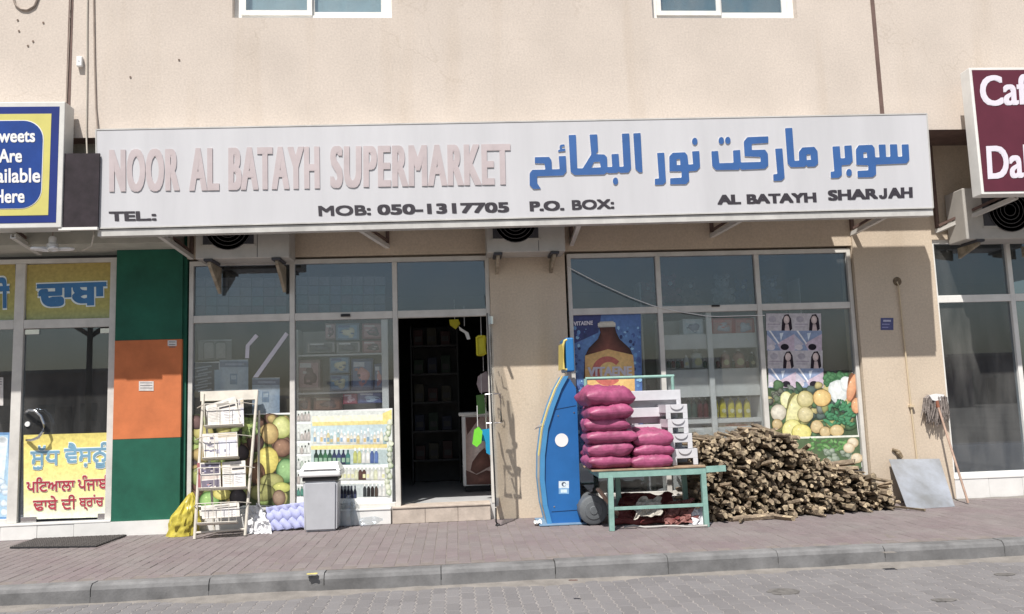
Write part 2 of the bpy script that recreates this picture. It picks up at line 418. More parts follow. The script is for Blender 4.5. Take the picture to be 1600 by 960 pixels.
# ================================================================ SETTING
# ground, road, pavement
mb = MB(); mb.add([(-400, -400, ZR-.05), (400, -400, ZR-.05), (400, 400, ZR-.05), (-400, 400, ZR-.05)], [(0, 1, 2, 3)])
tag(mb.build('ground', M('desert_sand', (.20, .17, .14), .95, .15, .3, .3, 6)), kind='structure')
mb = MB(); mb.box(-40, 40, -11.5, -2.60, ZR-.04, ZR-.0035); road = tag(mb.build('road', JOINT2, org=(0, -7, ZR)), kind='structure')
mb = MB(); mb.box(-14, 16, -2.512, .2, -.14, -.0035); pavement = tag(mb.build('pavement', JOINT, org=(0, -1.2, 0)), kind='structure')

def lay(parent, name, proto, spots, mat, limit=300):
    """pieces of a paved surface: the first ones are objects that share one mesh, the rest one joined part"""
    me = bpy.data.meshes.new(name); me.from_pydata(*proto); me.materials.append(mat)
    po = ORG[parent.name]
    for p, rx, ry in spots[:limit]:
        o = bpy.data.objects.new(name, me); C.objects.link(o); o.parent = parent; o.location = p-po; o.rotation_euler = (rx, ry, 0)
    vs, fs = [], []
    for p, rx, ry in spots[limit:]:
        k = len(vs); R = Matrix.Rotation(ry, 3, 'Y') @ Matrix.Rotation(rx, 3, 'X')
        vs += [tuple(R @ V(v)+p-po) for v in proto[0]]; fs += [tuple(i+k for i in f) for f in proto[2]]
    m2 = bpy.data.meshes.new(name+'s'); m2.from_pydata(vs, [], fs); m2.materials.append(mat)
    o = bpy.data.objects.new(name+'s', m2); C.objects.link(o); o.parent = parent; tag(o, kind='stuff')
def prism_proto(out, h, bev=.004):
    n = len(out); cx = sum(p[0] for p in out)/n; cy = sum(p[1] for p in out)/n
    ins = [(cx+(x-cx)*(1-bev/abs(.05)), cy+(y-cy)*(1-bev/.11)) for x, y in out]
    vs = [(x, y, -h) for x, y in out]+[(x, y, -bev) for x, y in out]+[(x, y, 0) for x, y in ins]
    fs = [(i, (i+1) % n, n+(i+1) % n, n+i) for i in range(n)]+[(n+i, n+(i+1) % n, 2*n+(i+1) % n, 2*n+i) for i in range(n)]+[tuple(range(2*n, 3*n))]
    return vs, [], fs
rj = lambda s: random.gauss(0, s)
def seen(p):
    d = p-CAM; z = d.dot(_f); x = 800+FPX*d.dot(_r)/z; y = 480-FPX*d.dot(_u)/z
    return z, x, y, (-5 < x < 1605 and y < 975)
pw, pl = .1075, .2150
spots = []
for i in range(-75, 100):
    for j in range(0, 13):
        y = -2.50+(j+.5)*pl + (pl/2 if i % 2 else 0)
        if -2.45 < y < 0.1: spots.append((V(((i+.5)*pw, y, rj(.0012))), rj(.005), rj(.008)))
spots.sort(key=lambda t: (not seen(t[0])[3], seen(t[0])[0]))
g = .0030
lay(pavement, 'paver', prism_proto([(-pw/2+g, -pl/2+g), (pw/2-g, -pl/2+g), (pw/2-g, pl/2-g), (-pw/2+g, pl/2-g)], .05), spots, PAVER)
rw, rl = .1125, .225; z_ = .016
zig = [(-rw/2+g, -rl/2+g), (rw/2-g, -rl/2+g), (rw/2-g+z_, -rl/4), (rw/2-g, 0), (rw/2-g+z_, rl/4), (rw/2-g, rl/2-g), (-rw/2+g, rl/2-g), (-rw/2+g+z_, rl/4), (-rw/2+g, 0), (-rw/2+g+z_, -rl/4)]
spots = []
for i in range(-70, 90):
    for j in range(0, 22):
        y = -2.70-(j+.5)*rl + (rl/2 if i % 2 else 0)
        spots.append((V(((i+.5)*rw, y, ZR+rj(.0005))), rj(.003), rj(.004)))
spots.sort(key=lambda t: (not seen(t[0])[3], seen(t[0])[0]))
lay(road, 'road_paver', prism_proto(zig, .05, .005), spots, RPAVER)
# kerb: each stone is a piece
mb = MB(); mb.box(-14, 16, -2.66, -2.52, -.3, -.10); kerb = tag(mb.build('kerb', CONC, org=(0, -2.6, -.15)), kind='structure')
kx = G(324, 906).x; kpx = [G(px, py).x for px, py in ((146, 911), (324, 906), (506, 896), (689, 886), (865, 875), (1040, 868), (1213, 861), (1382, 854))]
xs = sorted([kpx[0]-1.07*i for i in range(1, 9)]+kpx+[kpx[-1]+1.07*i for i in range(1, 8)])
for a, b in zip(xs, xs[1:]):
    q = MB(); dy = rj(.004); dz = rj(.003); e = .0035
    prof = [(-2.665+dy, -.30), (-2.665+dy, -.045+dz), (-2.652+dy, -.018+dz), (-2.63+dy, dz-.002), (-2.515, dz-.002), (-2.515, -.30)]
    q.prism([V((a+e, y, z)) for y, z in prof], (b-a-2*e, 0, 0)); q.build('kerb_stone', CONC, kerb)
# sand blown against the kerb and the plinths
def drift(name, x0, x1, y0, h, w, zb, sgn, label, seed):
    n = 160; vs = []; fs = []
    for i in range(n+1):
        x = x0+(x1-x0)*i/n; a = .55+.9*noise.noise(V((x*.9, seed, 0)))+.35*noise.noise(V((x*4, seed, 1)))
        a = max(.12, a); vs += [(x, y0, zb+h*a), (x, y0+sgn*w*a*.35, zb+h*a*.6), (x, y0+sgn*w*(a+.15*noise.noise(V((x*11, seed, 3)))), zb-.003)]
    for i in range(n): fs += [(3*i, 3*i+3, 3*i+4, 3*i+1), (3*i+1, 3*i+4, 3*i+5, 3*i+2)]
    q = MB(); q.add(vs, fs); return tag(q.build(name, SANDM, smooth=True), label, None, kind='stuff')
drift('sand_drift', -9, 12, -2.664, .022, .26, ZR, -1, 'pale sand blown along the foot of the kerb', 3.1)
drift('sand_drift', 5.3, 8.5, -.02, .02, .25, 0, -1, 'sand gathered at the foot of the right shop', 8.3)

# ---------------------------------------------------------------- the building
BL = thing('shop_building', 'cream plastered building with a row of ground floor shops', 'building', (0, 0, 0))
XL, XRR = -9.0, 11.5
zS = W(130, 212, UPY).z; zS = (zS+W(1480, 206, UPY).z)/2          # soffit height
zTop = 8.2
xw = [W(363, 15, UPY).x, W(612, 15, UPY).x, W(1019, 15, UPY).x, W(1245, 15, UPY).x]
zw = W(490, 28, UPY).z; zw2 = zw+1.35
mb = MB()
def wall_with_openings(mb, x0, x1, y0, y1, z0, z1, ops):
    xs_ = [x0]+[v for o in ops for v in o[:2]]+[x1]
    for i in range(0, len(xs_), 2): mb.box(xs_[i], xs_[i+1], y0, y1, z0, z1)
    for a, b, c, d in ops: mb.box(a, b, y0, y1, z0, c); mb.box(a, b, y0, y1, d, z1)
wall_with_openings(mb, XL, XRR, UPY, UPY+.25, zS, zTop, [(xw[0], xw[1], zw, zw2), (xw[2], xw[3], zw, zw2)])
mb.build('upper_wall', PLASTER, BL)
q = MB(); q.box(XL, XRR, UPY+.251, .6, zS+.002, zS+.12); q.box(XL, XRR, UPY+.003, UPY+.25, zS-.004, zS-.001); q.build('soffit', BROWN, BL)
# upstairs windows
def upper_window(xa, xb, slide, grimy):
    f = MB(); y0, y1 = UPY+.10, UPY+.17; w = .075
    f.box(xa, xa+w, y0, y1, zw, zw2); f.box(xb-w, xb, y0, y1, zw, zw2)
    f.box(xa+w, xb-w, y0, y1, zw, zw+w); f.box(xa+w, xb-w, y0, y1, zw2-w, zw2)
    fr = f.build('upper_window', ALUW, BL); xm = (xa+xb)/2-.05
    for k, (a, b) in enumerate(((xa+w, xm+.03), (xm, xb-w))):
        s_ = MB(); yy = y0-.02+k*.045; t = .055
        s_.box(a, a+t, yy, yy+.03, zw+w, zw2-w); s_.box(b-t, b, yy, yy+.03, zw+w, zw2-w); s_.box(a+t, b-t, yy, yy+.03, zw+w, zw+w+t); s_.box(a+t, b-t, yy, yy+.03, zw2-w-t, zw2-w)
        s_.build('sash', ALUW, fr)
        p = MB(); p.box(a+t, b-t, yy+.012, yy+.018, zw+w+t, zw2-w-t); p.build('pane', GLASSUP, fr)
    b = MB(); b.box(xa+.02, xb-.02, UPY+.185, UPY+.195, zw+.02, zw2-.02); b.build('curtain', M('pale_curtain', (.66, .67, .66), .9, .06, 3) if not grimy else M('grey_curtain', (.25, .31, .33), .9, .08, 3), fr)
    sh = MB(); sh.box(xa, xb, UPY+.02, UPY+.24, zw-.012, zw+.001); sh.build('sill', ALUW if not grimy else M('grimy_sill', (.45, .42, .40), .9, .4, 18), fr)
upper_window(xw[0], xw[1], 0, False); upper_window(xw[2], xw[3], 1, True)
# brown painted joints on the upper wall
for pts in (((112, 0), (106, 160)), ((1363, 0), (1378, 178))):
    a = W(*pts[0], UPY); x = (a.x+W(*pts[1], UPY).x)/2
    q = MB(); q.box(x-.025, x+.025, UPY-.004, UPY+.01, zS+.003, zTop); q.build('painted_joint', BROWN, BL)
# nail holes and stains on the upper wall
q = MB()
for px, py in ((28, 32), (68, 36), (30, 49), (52, 65), (44, 72), (204, 121), (280, 94)):
    c = W(px, py, UPY); q.lathe(c+V((0, -.003, 0)), [(.012, -.004), (.010, .002)], 8, axis='Y')
q.build('wall_plugs', M('plug_brown', (.2, .15, .12), .9), BL)
# lintel wall, floor slab side
zT = W(700, 402, GLY).z; zR = W(700, 490, GLY).z; zF = .19
X = lambda px, py, Y=GLY: W(px, py, Y).x
xA0, xA1, xA2, xA3 = X(297, 500), X(457.5, 500), X(618, 500), X(766, 500)
xB0, xB1, xB2, xB3 = X(888, 480), X(1030, 480), X(1185, 480), X(1332, 477)
xP0, xP1 = X(178, 600, 0), X(283, 600, 0)                     # green and orange pillar
xQ0, xQ1 = X(770, 600, 0), X(884, 450, 0)                     # middle pillar
xU0, xU1 = X(1350, 600, 0), X(1477, 600, 0)                   # right pillar
q = MB(); q.box(xA0-.02, xB3+.05, .03, .30, zT+.03, zS+.002); q.build('lintel', PLASTER_LOW, BL)
q = MB(); q.box(xP1+.5-.5, xA0-.021, .05, .3, 0, zS+.002); q.build('jamb_wall', GREENP, BL)
q = MB(); q.box(XL, xP1-.002, -.40, .30, W(60, 400, 0).z+.05, zS+.001); q.build('lintel', GREYSOFF, BL)
zC = W(1520, 380, GLY).z
q = MB(); q.box(xU1+.002, XRR, .03, .30, zC+.04, zS+.002); q.build('lintel', PLASTER_LOW, BL)
# pillars
zo1, zo2 = W(230, 531, 0).z, W(230, 685, 0).z
zb = W(230, 813, 0).z
zLP = W(60, 400, 0).z+.05
q = MB(); q.box(xP0, xP1, 0, .35, zo1, zLP-.002, 0); q.box(xP0, xP1, 0, .35, zo2, zo1-.004, 1); q.box(xP0, xP1, 0, .35, zb, zo2-.004, 0); q.box(xP0, xP1, .002, .35, zo2-.004, zo2, 2); q.box(xP0, xP1, .002, .35, zo1-.004, zo1, 2)
q.build('pillar', [GREENP, ORANGEP, BLACK], BL)
q = MB(); q.box(xP0, xP1+.05, -.02, .35, 0, zb-.002); q.build('pillar_base', TILEW, BL)
q = MB(); q.box(xQ0, xQ1, 0, .35, 0, zS+.001); q.build('pillar', PLASTER_LOW, BL)
q = MB(); q.box(xU0, xU1, 0, .35, 0, zS+.001); q.build('pillar', PLASTER_LOW, BL)
q = MB(); q.box(xB3+.02, xU0-.001, .03, .3, 0, zT+.029); q.build('jamb_wall', PLASTER_LOW, BL)
# plinths under the glazing: each tile is a piece
def plinth(x0, x1, z1, tw, y=-.005, mat=TILEW):
    b = MB(); b.box(x0, x1, y+.012, .2, 0, z1-.01); pl_ = b.build('plinth', M('plinth_mortar', (.5, .48, .45), .9, .1, 9), BL)
    n = max(1, round((x1-x0)/tw)); w = (x1-x0)/n
    for i in range(n):
        t = MB(); t.bbox(x0+i*w+.002, x0+(i+1)*w-.002, y+rj(.001), y+.014, .002, z1, .002); t.build('tile', mat, pl_)
    c = MB(); c.bbox(x0, x1, y-.006, .22, z1+.001, z1+.022, .004); c.build('sill', mat, pl_)
zPL = W(60, 818, 0).z-.022
plinth(XL+2, xP0-.002, zPL, .38); plinth(xA0-.02, X(612, 790)-.002, zF-.03, 1.2); plinth(xU1+.002, XRR, W(1540, 745, 0).z-.022, .42)
plinth(xB0-.02, xB3+.02, zF-.03, 1.2)
# door step
x0, x1 = X(613, 790, 0), X(766, 787, 0)
st = MB(); st.box(x0, x1, -.018, .24, 0, zF-.022); stp = st.build('door_step', STEPM, BL)
for i in range(3):
    t = MB(); w = (x1-x0)/3; t.bbox(x0+i*w+.002, x0+(i+1)*w-.002, -.03, -.019, .002, zF-.024, .002); t.build('tile', STEPM, stp)
t = MB(); t.bbox(x0-.002, x1+.002, -.04, .26, zF-.021, zF, .004); t.build('tread', STEPM, stp)

# ---------------------------------------------------------------- shop glazing
def glazing(name_mat, xs_, z0, zr, z1, mull=.058, skip=(), deep=(.055, .145), paned=True, gl=(GLASS, GLASST), rail=.06):
    y0, y1 = deep; a, b = xs_[0], xs_[-1]
    f = MB(); w = mull
    f.box(a, a+w*.8, y0, y1, z0, z1); f.box(b-w*.8, b, y0, y1, z0, z1); f.box(a+w*.8, b-w*.8, y0, y1, z1-.05, z1)
    fr = f.build('shop_window_frame', name_mat, BL)
    for i, x in enumerate(xs_[1:-1]):
        q = MB(); q.bbox(x-w/2, x+w/2, y0+.002, y1-.002, z0, z1-.051, .004); q.build('mullion', name_mat, fr)
    for i, (p, r) in enumerate(zip(xs_, xs_[1:])):
        l_ = p+(w*.8 if i == 0 else w/2)+.001; r_ = r-(w*.8 if i == len(xs_)-2 else w/2)-.001
        q = MB(); q.bbox(l_, r_, y0+.004, y1-.004, zr-rail/2, zr+rail/2, .004); q.build('transom', name_mat, fr)
        q = MB(); q.box(l_, r_, GLY-.003, GLY+.003, zr+rail/2, z1-.051); q.build('pane', gl[1], fr)
        if i in skip: continue
        q = MB(); q.bbox(l_, r_, y0+.004, y1-.004, z0, z0+.05, .004); q.build('bottom_rail', name_mat, fr)
        q = MB(); q.box(l_, r_, GLY-.003, GLY+.003, z0+.05, zr-rail/2); q.build('pane', gl[0], fr)
    return fr
frA = glazing(ALU, [xA0, xA1, xA2, xA3], zF-.008, zR, zT, skip=(2,), rail=.085)
frB = glazing(ALU, [xB0, xB1, xB2, xB3], zF-.008, W(1100, 483, GLY).z, zT+.0, rail=.08)
xC1 = X(1581, 480)
frC = glazing(ALUW, [xU1+.004, xC1, xC1+1.05, xC1+2.2], W(1540, 745, 0).z+.002, W(1520, 467, GLY).z, zC+.04, gl=(GLASSR, GLASST), rail=.09)
xL1 = X(33, 480); zL1 = W(100, 408, GLY).z+.02; zLR = W(100, 506, GLY).z
frL = glazing(ALU, [xL1-2.4, xL1-1.2, xL1, xP0-.002], zPL+.024, zLR, zL1, skip=(2,), rail=.10, mull=.11)
# door closer plates and latch marks
q = MB(); c = W(540, 493, .05); q.bbox(c.x-.055, c.x+.055, .035, .052, c.z-.016, c.z+.016, .003); q.build('sensor', BLACK, frA)
q = MB(); c = W(1118, 478, .05); q.bbox(c.x-.05, c.x+.05, .035, .054, c.z-.012, c.z+.012, .003); q.build('sensor', BLACK, frB)
# white sliding leaf behind the second pane and the shelf upright
q = MB(); c = X(603, 600, .12); q.box(c-.045, c+.03, .115, .145, zF, zR-.05); q.build('sliding_leaf', ALUW, frA)

# ---------------------------------------------------------------- rooms behind the glass
q = MB(); q.box(XL, XRR, .06, 6.5, -.1, zF-.012); tag(q.build('floor', FLOORT), kind='structure')
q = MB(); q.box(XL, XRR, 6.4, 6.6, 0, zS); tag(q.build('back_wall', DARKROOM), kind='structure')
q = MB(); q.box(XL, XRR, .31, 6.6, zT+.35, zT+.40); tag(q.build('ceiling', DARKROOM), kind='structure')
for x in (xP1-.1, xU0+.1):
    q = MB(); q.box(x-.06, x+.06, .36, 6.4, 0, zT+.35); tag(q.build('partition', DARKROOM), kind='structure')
# ================================================================ SIGNS
DL, DR = -.81, -.87
a = W(150, 203, DL); b = W(1448, 178, DR); c = W(1458, 325, DR); d = W(152, 357, DL)
sN = (b-a).cross(d-a).normalized()
if sN.y > 0: sN = -sN
sP = (a+b+c+d)/4
A4 = [WP(*p, sP, sN) for p in ((150, 203), (1448, 178), (1458, 325), (152, 357))]
sat = lambda x, y: WP(x, y, sP, sN)
SG = thing('shop_sign', 'long white supermarket sign box with faded Latin and blue Arabic lettering', 'sign', (sP.x, sP.y, A4[3].z))
q = MB(); T = .10
q.prism([p for p in A4], -sN*T); q.build('sign_box', SIGNW, SG)
q = MB()
for p0, p1 in ((A4[0], A4[1]), (A4[1], A4[2]), (A4[2], A4[3]), (A4[3], A4[0])):
    q.bar(p0-sN*T*.5, p1-sN*T*.5, T+.010, .014, up=(p1-p0).cross(sN))
q.build('edge_trim', SIGNEDGE, SG)
q = MB(); q.bar(A4[3]-sN*.06-V((0, 0, .05)), A4[2]-sN*.06-V((0, 0, .05)), .10, .07); q.build('bottom_channel', SIGNEDGE, SG)
fx = sat(1300, 183).x
q = MB(); q.prism([A4[0]-sN*T, A4[0].lerp(A4[1], (fx-A4[0].x)/(A4[1].x-A4[0].x))-sN*T, V((fx, UPY-.001, A4[1].z-.02)), V((A4[0].x, UPY-.001, A4[0].z-.005))], (0, 0, -.006)); q.build('added_light_stop', SIGNEDGE, SG)  # added strip that keeps the sun out of the gap behind the sign
def sign_text(body, x0, y0, x1, y1, xt, yt, bold, mat, thick=0, name='lettering', spacing=1.0, lift=.001):
    return text_mesh(body, sat(x0, y0), sat(x1, y1), sat(xt, yt), sN, name, mat if isinstance(mat, list) else [mat], SG, thick, bold, spacing=spacing, lift=lift)
PG2 = M('letter_faded_edge', (.60, .57, .58), .6, .03, 4)
for wd, x0, x1 in (('NOOR', 171, 281), ('AL', 296, 343), ('BATAYH', 357, 500), ('SUPERMARKET', 516, 799)):
    f = lambda x: (301 - (x-171)*(11.5/628), 234 - (x-171)*(9.5/628))
    sign_text(wd, x0, f(x0)[0], x1, f(x1)[0], x0, f(x0)[1], (2.5/(x1-x0), .018), [PINKG, PG2], .007, spacing=1.16)
sign_text('TEL.:', 171, 346, 245, 345, 170, 331, (.022, .045), DARKP, lift=.003)
sign_text('MOB:', 498, 338, 580, 336.4, 497, 322, (.013, .04), DARKP, lift=.003); sign_text('050-1317705', 590, 336.2, 796, 332, 589, 320, (.008, .045), DARKP, lift=.003)
sign_text('P.O.', 828, 330.5, 882, 329, 827, 315, (.03, .045), DARKP, lift=.003); sign_text('BOX:', 894, 328.5, 960, 326.5, 893, 313, (.015, .04), DARKP, lift=.003)
sign_text('AL', 1121, 320, 1158, 319, 1120, 305, (.05, .045), DARKP, lift=.003); sign_text('BATAYH', 1167, 319, 1276, 316, 1166, 304, (.014, .045), DARKP, lift=.003)
sign_text('SHAR', 1294, 314, 1372, 311, 1293, 297.5, (.02, .045), DARKP, lift=.003); sign_text('AH', 1387.5, 310.4, 1426, 309, 1387, 294, (.04, .045), DARKP, lift=.003)
q = MB(); q.prism([sat(*p)+sN*.004 for p in ((1380.5, 294.6), (1385.5, 294.4), (1386, 306), (1385, 309.2), (1382, 311), (1377.5, 311.2), (1374, 309.2), (1373, 305.5), (1377.8, 305), (1378.6, 307.2), (1380, 307), (1380.8, 305))], -sN*.002); q.build('lettering', DARKP, SG)
el = lambda cx, cy, rx, ry: [(cx+rx*math.cos(t*.5236), cy+ry*math.sin(t*.5236)) for t in range(12)]
arA = [([(873, 98), (932, 95), (948, 412), (920, 414), (890, 385)], None),
 ([(781, 101), (841, 98), (856, 380), (835, 415), (768, 418), (756, 405), (744, 418), (672, 420), (660, 412), (640, 430), (400, 435), (368, 408), (352, 112), (411, 110), (422, 380), (466, 380), (535, 268), (521, 108), (583, 106), (590, 240), (572, 266), (640, 268), (662, 290), (665, 370), (704, 368), (697, 266), (755, 263), (762, 368), (795, 366)],
  [(556, 330), (603, 328), (612, 372), (535, 375)]),
 (el(730, 483, 22, 30), None),
 ([(272, 282), (330, 280), (336, 405), (310, 438), (98, 445), (100, 500), (130, 545), (68, 548), (38, 515), (38, 420), (60, 392), (165, 390), (158, 342), (80, 340), (80, 290), (195, 288), (215, 315), (218, 388), (280, 386)], None),
 ([(285, 190), (318, 186), (322, 202), (296, 207), (300, 224), (325, 218), (327, 242), (268, 248), (268, 232), (284, 228), (278, 210)], None),
 ([(1065, 256), (1123, 254), (1137, 490), (1115, 512), (1047, 514), (1047, 464), (1080, 462)], None),
 ([(1347, 243), (1405, 240), (1412, 370), (1385, 400), (1320, 405), (1325, 480), (1300, 508), (1170, 510), (1170, 460), (1262, 455), (1262, 405), (1165, 405), (1163, 285), (1190, 255), (1290, 250), (1310, 275), (1318, 350), (1355, 347)],
  [(1222, 308), (1250, 306), (1253, 352), (1224, 354)]),
 (el(1369, 163, 23, 30), None)]
arB = [([(5, 235), (58, 232), (68, 328), (178, 325), (174, 228), (230, 224), (236, 322), (390, 318), (388, 280), (265, 275), (258, 160), (285, 125), (450, 118), (450, 170), (320, 178), (322, 225), (425, 222), (447, 255), (450, 345), (425, 372), (240, 380), (228, 365), (220, 380), (40, 382), (12, 350)], None),
 (el(83, 152, 22, 29), None), (el(134, 150, 22, 29), None),
 ([(503, 215), (560, 212), (578, 440), (555, 465), (490, 467), (488, 415), (520, 412)], None),
 ([(580, 55), (637, 52), (655, 310), (690, 308), (688, 240), (715, 205), (810, 200), (835, 235), (840, 330), (815, 355), (755, 357), (748, 342), (735, 358), (625, 360), (600, 330)], [(748, 262), (778, 258), (783, 300), (750, 303)]),
 ([(950, 198), (1008, 195), (1015, 290), (1048, 288), (1042, 192), (1100, 188), (1110, 310), (1085, 340), (1022, 345), (1025, 420), (1000, 443), (938, 445), (936, 395), (965, 392)], None),
 (el(1080, 402, 23, 30), None),
 ([(1310, 183), (1365, 181), (1370, 280), (1402, 278), (1398, 181), (1455, 180), (1462, 278), (1495, 276), (1490, 182), (1545, 180), (1552, 300), (1530, 330), (1290, 340), (1292, 415), (1265, 438), (1148, 440), (1145, 388), (1230, 384), (1230, 345), (1137, 342), (1133, 220), (1155, 188), (1260, 184), (1280, 210), (1285, 282), (1318, 282)], [(1192, 245), (1218, 243), (1222, 285), (1194, 287)])]
LW = M('letter_white_edge', (.80, .80, .80), .5, .02, 4)
DOTB = M('letter_violet_blue', (.085, .10, .33), .45, .05, 4)
outline_letters(arA, lambda x, y: sat(820+x/5.1613, 190+y/5.1613), sN, 'arabic_lettering', [BLUE_L, LW], SG, .009)
outline_letters(arB, lambda x, y: sat(1110+x/5.0, 190+y/5.0), sN, 'arabic_lettering', [BLUE_L, LW], SG, .009)
# struts that carry the sign
def strut(wx, wy, sx, sy, ys, parent, yw=.03):
    a_ = W(wx, wy, yw); b_ = W(sx, sy, ys); dr = (b_-a_); q = MB()
    q.bar(a_, b_, .05, .012); q.bar(a_+V((.021, 0, .02)), b_+V((.021, 0, .02)), .008, .04); q.bar(a_+V((-.021, 0, .02)), b_+V((-.021, 0, .02)), .008, .04)
    q.build('strut', ALU, parent)
    v = MB(); v.bar(a_+V((0, -.02, .06)), V((a_.x, a_.y-.02, zS-.01)), .04, .04); v.build('wall_angle', BROWN, parent)
    v = MB(); v.bar(a_+V((0, -.06, .08)), b_+V((0, .02, .10)), .018, .03); v.build('tie_bar', BROWN, parent)
for s_ in ((300, 405, 238, 362, -.66), (606, 388, 555, 356, -.68), (893, 384, 906, 349, -.70), (1112, 371, 1168, 340, -.74), (1331, 368, 1402, 331, -.76)):
    strut(*s_, SG)

# left sign
sp = -.87
LS = thing('shop_sign', 'blue and yellow sweets sign box with rounded panel at the left edge', 'sign', (W(60, 355, sp).x, sp, W(60, 355, sp).z))
xr_ = W(99, 250, sp).x; xl_ = xr_-2.6; zt_ = W(99, 159, sp).z; zb_ = W(85, 356, sp).z
q = MB(); q.bbox(xl_, xr_, sp, sp+.22, zb_, zt_, .008); q.build('sign_box', M('sign_case_metal', (.66, .65, .62), .45, .06, 3), LS)
pf = Print(lambda x, y: W(x, y, sp-.001))
e = .06/ (1); zi = lambda k: (zt_-k, zb_+k)
SB1 = M('sign_blue', (.012, .03, .19), .45, .08, 2); SB2 = M('sign_blue_panel', (.012, .055, .27), .45, .12, 2); SY = M('sign_yellow', (.60, .55, .17), .45, .04, 3)
wpx = .00685
def panel(name, ins, mat, lift, rad=0):
    x0_, x1_, z0_, z1_ = xl_+ins, xr_-ins, zb_+ins, zt_-ins
    pts = []
    for cx, cz, a0 in ((x1_-rad, z1_-rad, 0), (x0_+rad, z1_-rad, 90), (x0_+rad, z0_+rad, 180), (x1_-rad, z0_+rad, 270)):
        for t in range(9 if rad else 1):
            an = math.radians(a0+t*90/8) if rad else 0
            pts.append(V((cx+rad*math.cos(an), sp-lift, cz+rad*math.sin(an))))
    q = MB(); q.prism(pts, (0, lift-.0005, 0)); q.build(name, mat, LS)
panel('border', .055, SB1, .003); panel('yellow_border', .135, SY, .006); panel('white_line', .205, WHITE, .009, .21); panel('blue_panel', .213, SB2, .012, .205)
for t_, y0_, y1_, x0_, x1_ in (('Sweets', 224, 203, -11, 56), ('Are', 255.5, 234, -1, 35.5), ('Available', 287, 264, -36, 64), ('Here', 318.5, 297, -8, 39.5)):
    text_mesh(t_, W(x0_, y0_, sp), W(x1_, y0_-.8, sp), W(x0_, y1_, sp), NY, 'lettering', [WHITE], LS, 0, (.055/len(t_), .03), lift=.014)
strut(62, 398, 20, 372, sp+.1, LS)
a_, b_ = W(108, 356, -.84), W(150, 240, -.84)
GBd = thing('blanking_board', 'dark board closing the gap between the sweets sign and the white sign', 'board', ((a_.x+b_.x)/2, -.84, a_.z))
q = MB(); q.box(a_.x-.1, b_.x+.04, -.845, -.825, a_.z, b_.z); q.build('panel', M('dark_plum_board', (.030, .022, .028), .8, .2, 6), GBd)
q = MB(); q.box(a_.x-.1, b_.x+.04, -.86, -.822, a_.z-.03, a_.z-.001); q.build('bottom_trim', ALUW, GBd)
# right sign
sp2 = -1.0
RS = thing('shop_sign', 'maroon cafe sign box with white letters at the right edge', 'sign', (W(1560, 300, sp2).x, sp2, W(1560, 300, sp2).z))
a0 = W(1515, 106, sp2); b0 = W(1533, 304, sp2); xl2 = (a0.x+b0.x)/2; xr2 = xl2+3.0
q = MB(); q.bbox(xl2, xr2, sp2, sp2+.17, b0.z, a0.z, .006); q.build('sign_box', ALUW, RS)
q = MB(); q.box(xl2+.03, xr2-.03, sp2-.004, sp2-.0005, b0.z+.03, a0.z-.03); q.build('face_sheet', MAROON, RS)
LIL = M('sign_letters_white', (.74, .70, .78), .5, .02, 4)
for t_, x0_, y0_, x1_, yt_ in (('Caf', 1532, 167, 1608, 119), ('Dal', 1543, 281, 1608, 229)):
    text_mesh(t_, W(x0_, y0_, sp2), W(x1_, y0_-3, sp2), W(x0_-3, yt_, sp2), NY, 'lettering', [LIL], RS, 0, (.022, .02), lift=.007)
strut(1464, 364, 1588, 311, sp2+.15, RS)

# ================================================================ AIR CONDITIONERS
FANG = M('grille_dark', (.05, .05, .06), .6, .1, 8)
ACM = M('ac_cream', (.44, .42, .39), .5, .06, 4)
def aircon(px0, px1, pyb, yf, label, grille=(0.08, .62), h=.66, fan=.5, brk=.30):
    a_ = W(px0, pyb, yf); b_ = W(px1, pyb, yf); z0 = (a_.z+b_.z)/2; x0_, x1_ = a_.x, b_.x; w = x1_-x0_
    o = thing('air_conditioner', label, 'air conditioner', ((x0_+x1_)/2, yf+.2, z0), 'air conditioners above the shop fronts')
    q = MB(); q.bbox(x0_, x1_, yf, yf+.36, z0+.03, z0+h, .012); q.build('casing', ACM, o)
    g0, g1 = x0_+w*grille[0], x0_+w*grille[1]; zc = z0+h*fan+.05
    q = MB(); q.box(g0, g1, yf-.006, yf-.001, z0+.19, z0+h-.04); q.build('grille_recess', FANG, o)
    q = MB(); r = min((g1-g0)*.46, .27)
    for k in range(5): q.lathe(((g0+g1)/2, yf-.012, zc), [(r*(1-.18*k), -.003), (r*(1-.18*k)-.006, -.005), (r*(1-.18*k)-.012, 0), (r*(1-.18*k)-.006, .004), (r*(1-.18*k), -.003)], 28, axis='Y')
    for k in range(12):
        an = k*math.pi/6; cc = V(((g0+g1)/2, yf-.012, zc)); q.bar(cc, cc+V((math.cos(an)*r, 0, math.sin(an)*r)), .006, .006)
    q.build('fan_guard', M('guard_grey', (.06, .058, .062), .5, .1, 6), o)
    q = MB(); q.bbox(g0-.02, g1+.02, yf-.014, yf-.002, z0+.165, z0+.19, .003); q.build('grille_rail', ACM, o)
    q = MB(); q.box(x0_+w*.655, x0_+w*.66, yf-.003, yf+.001, z0+.04, z0+h-.02); q.build('panel_seam', FANG, o)
    for fx in (.14, .86):
        x = x0_+w*fx; q = MB(); q.bbox(x-.05, x+.05, yf-.02, yf+.3, z0+.001, z0+.03, .006); q.build('foot', FANG, o)
        q = MB(); P = [V((x-.018, .02, z0-brk)), V((x-.018, .02, z0)), V((x-.018, yf+.02, z0)), V((x-.018, yf+.02, z0-.03))]; q.prism(P, (.036, 0, 0)); q.build('wall_bracket', M('stained_bracket', (.34, .29, .22), .7, .25, 9), o)
    return o
aircon(305, 452, 408, -.44, 'cream air conditioner on brackets over the left shop window, grille half hidden by the sign')
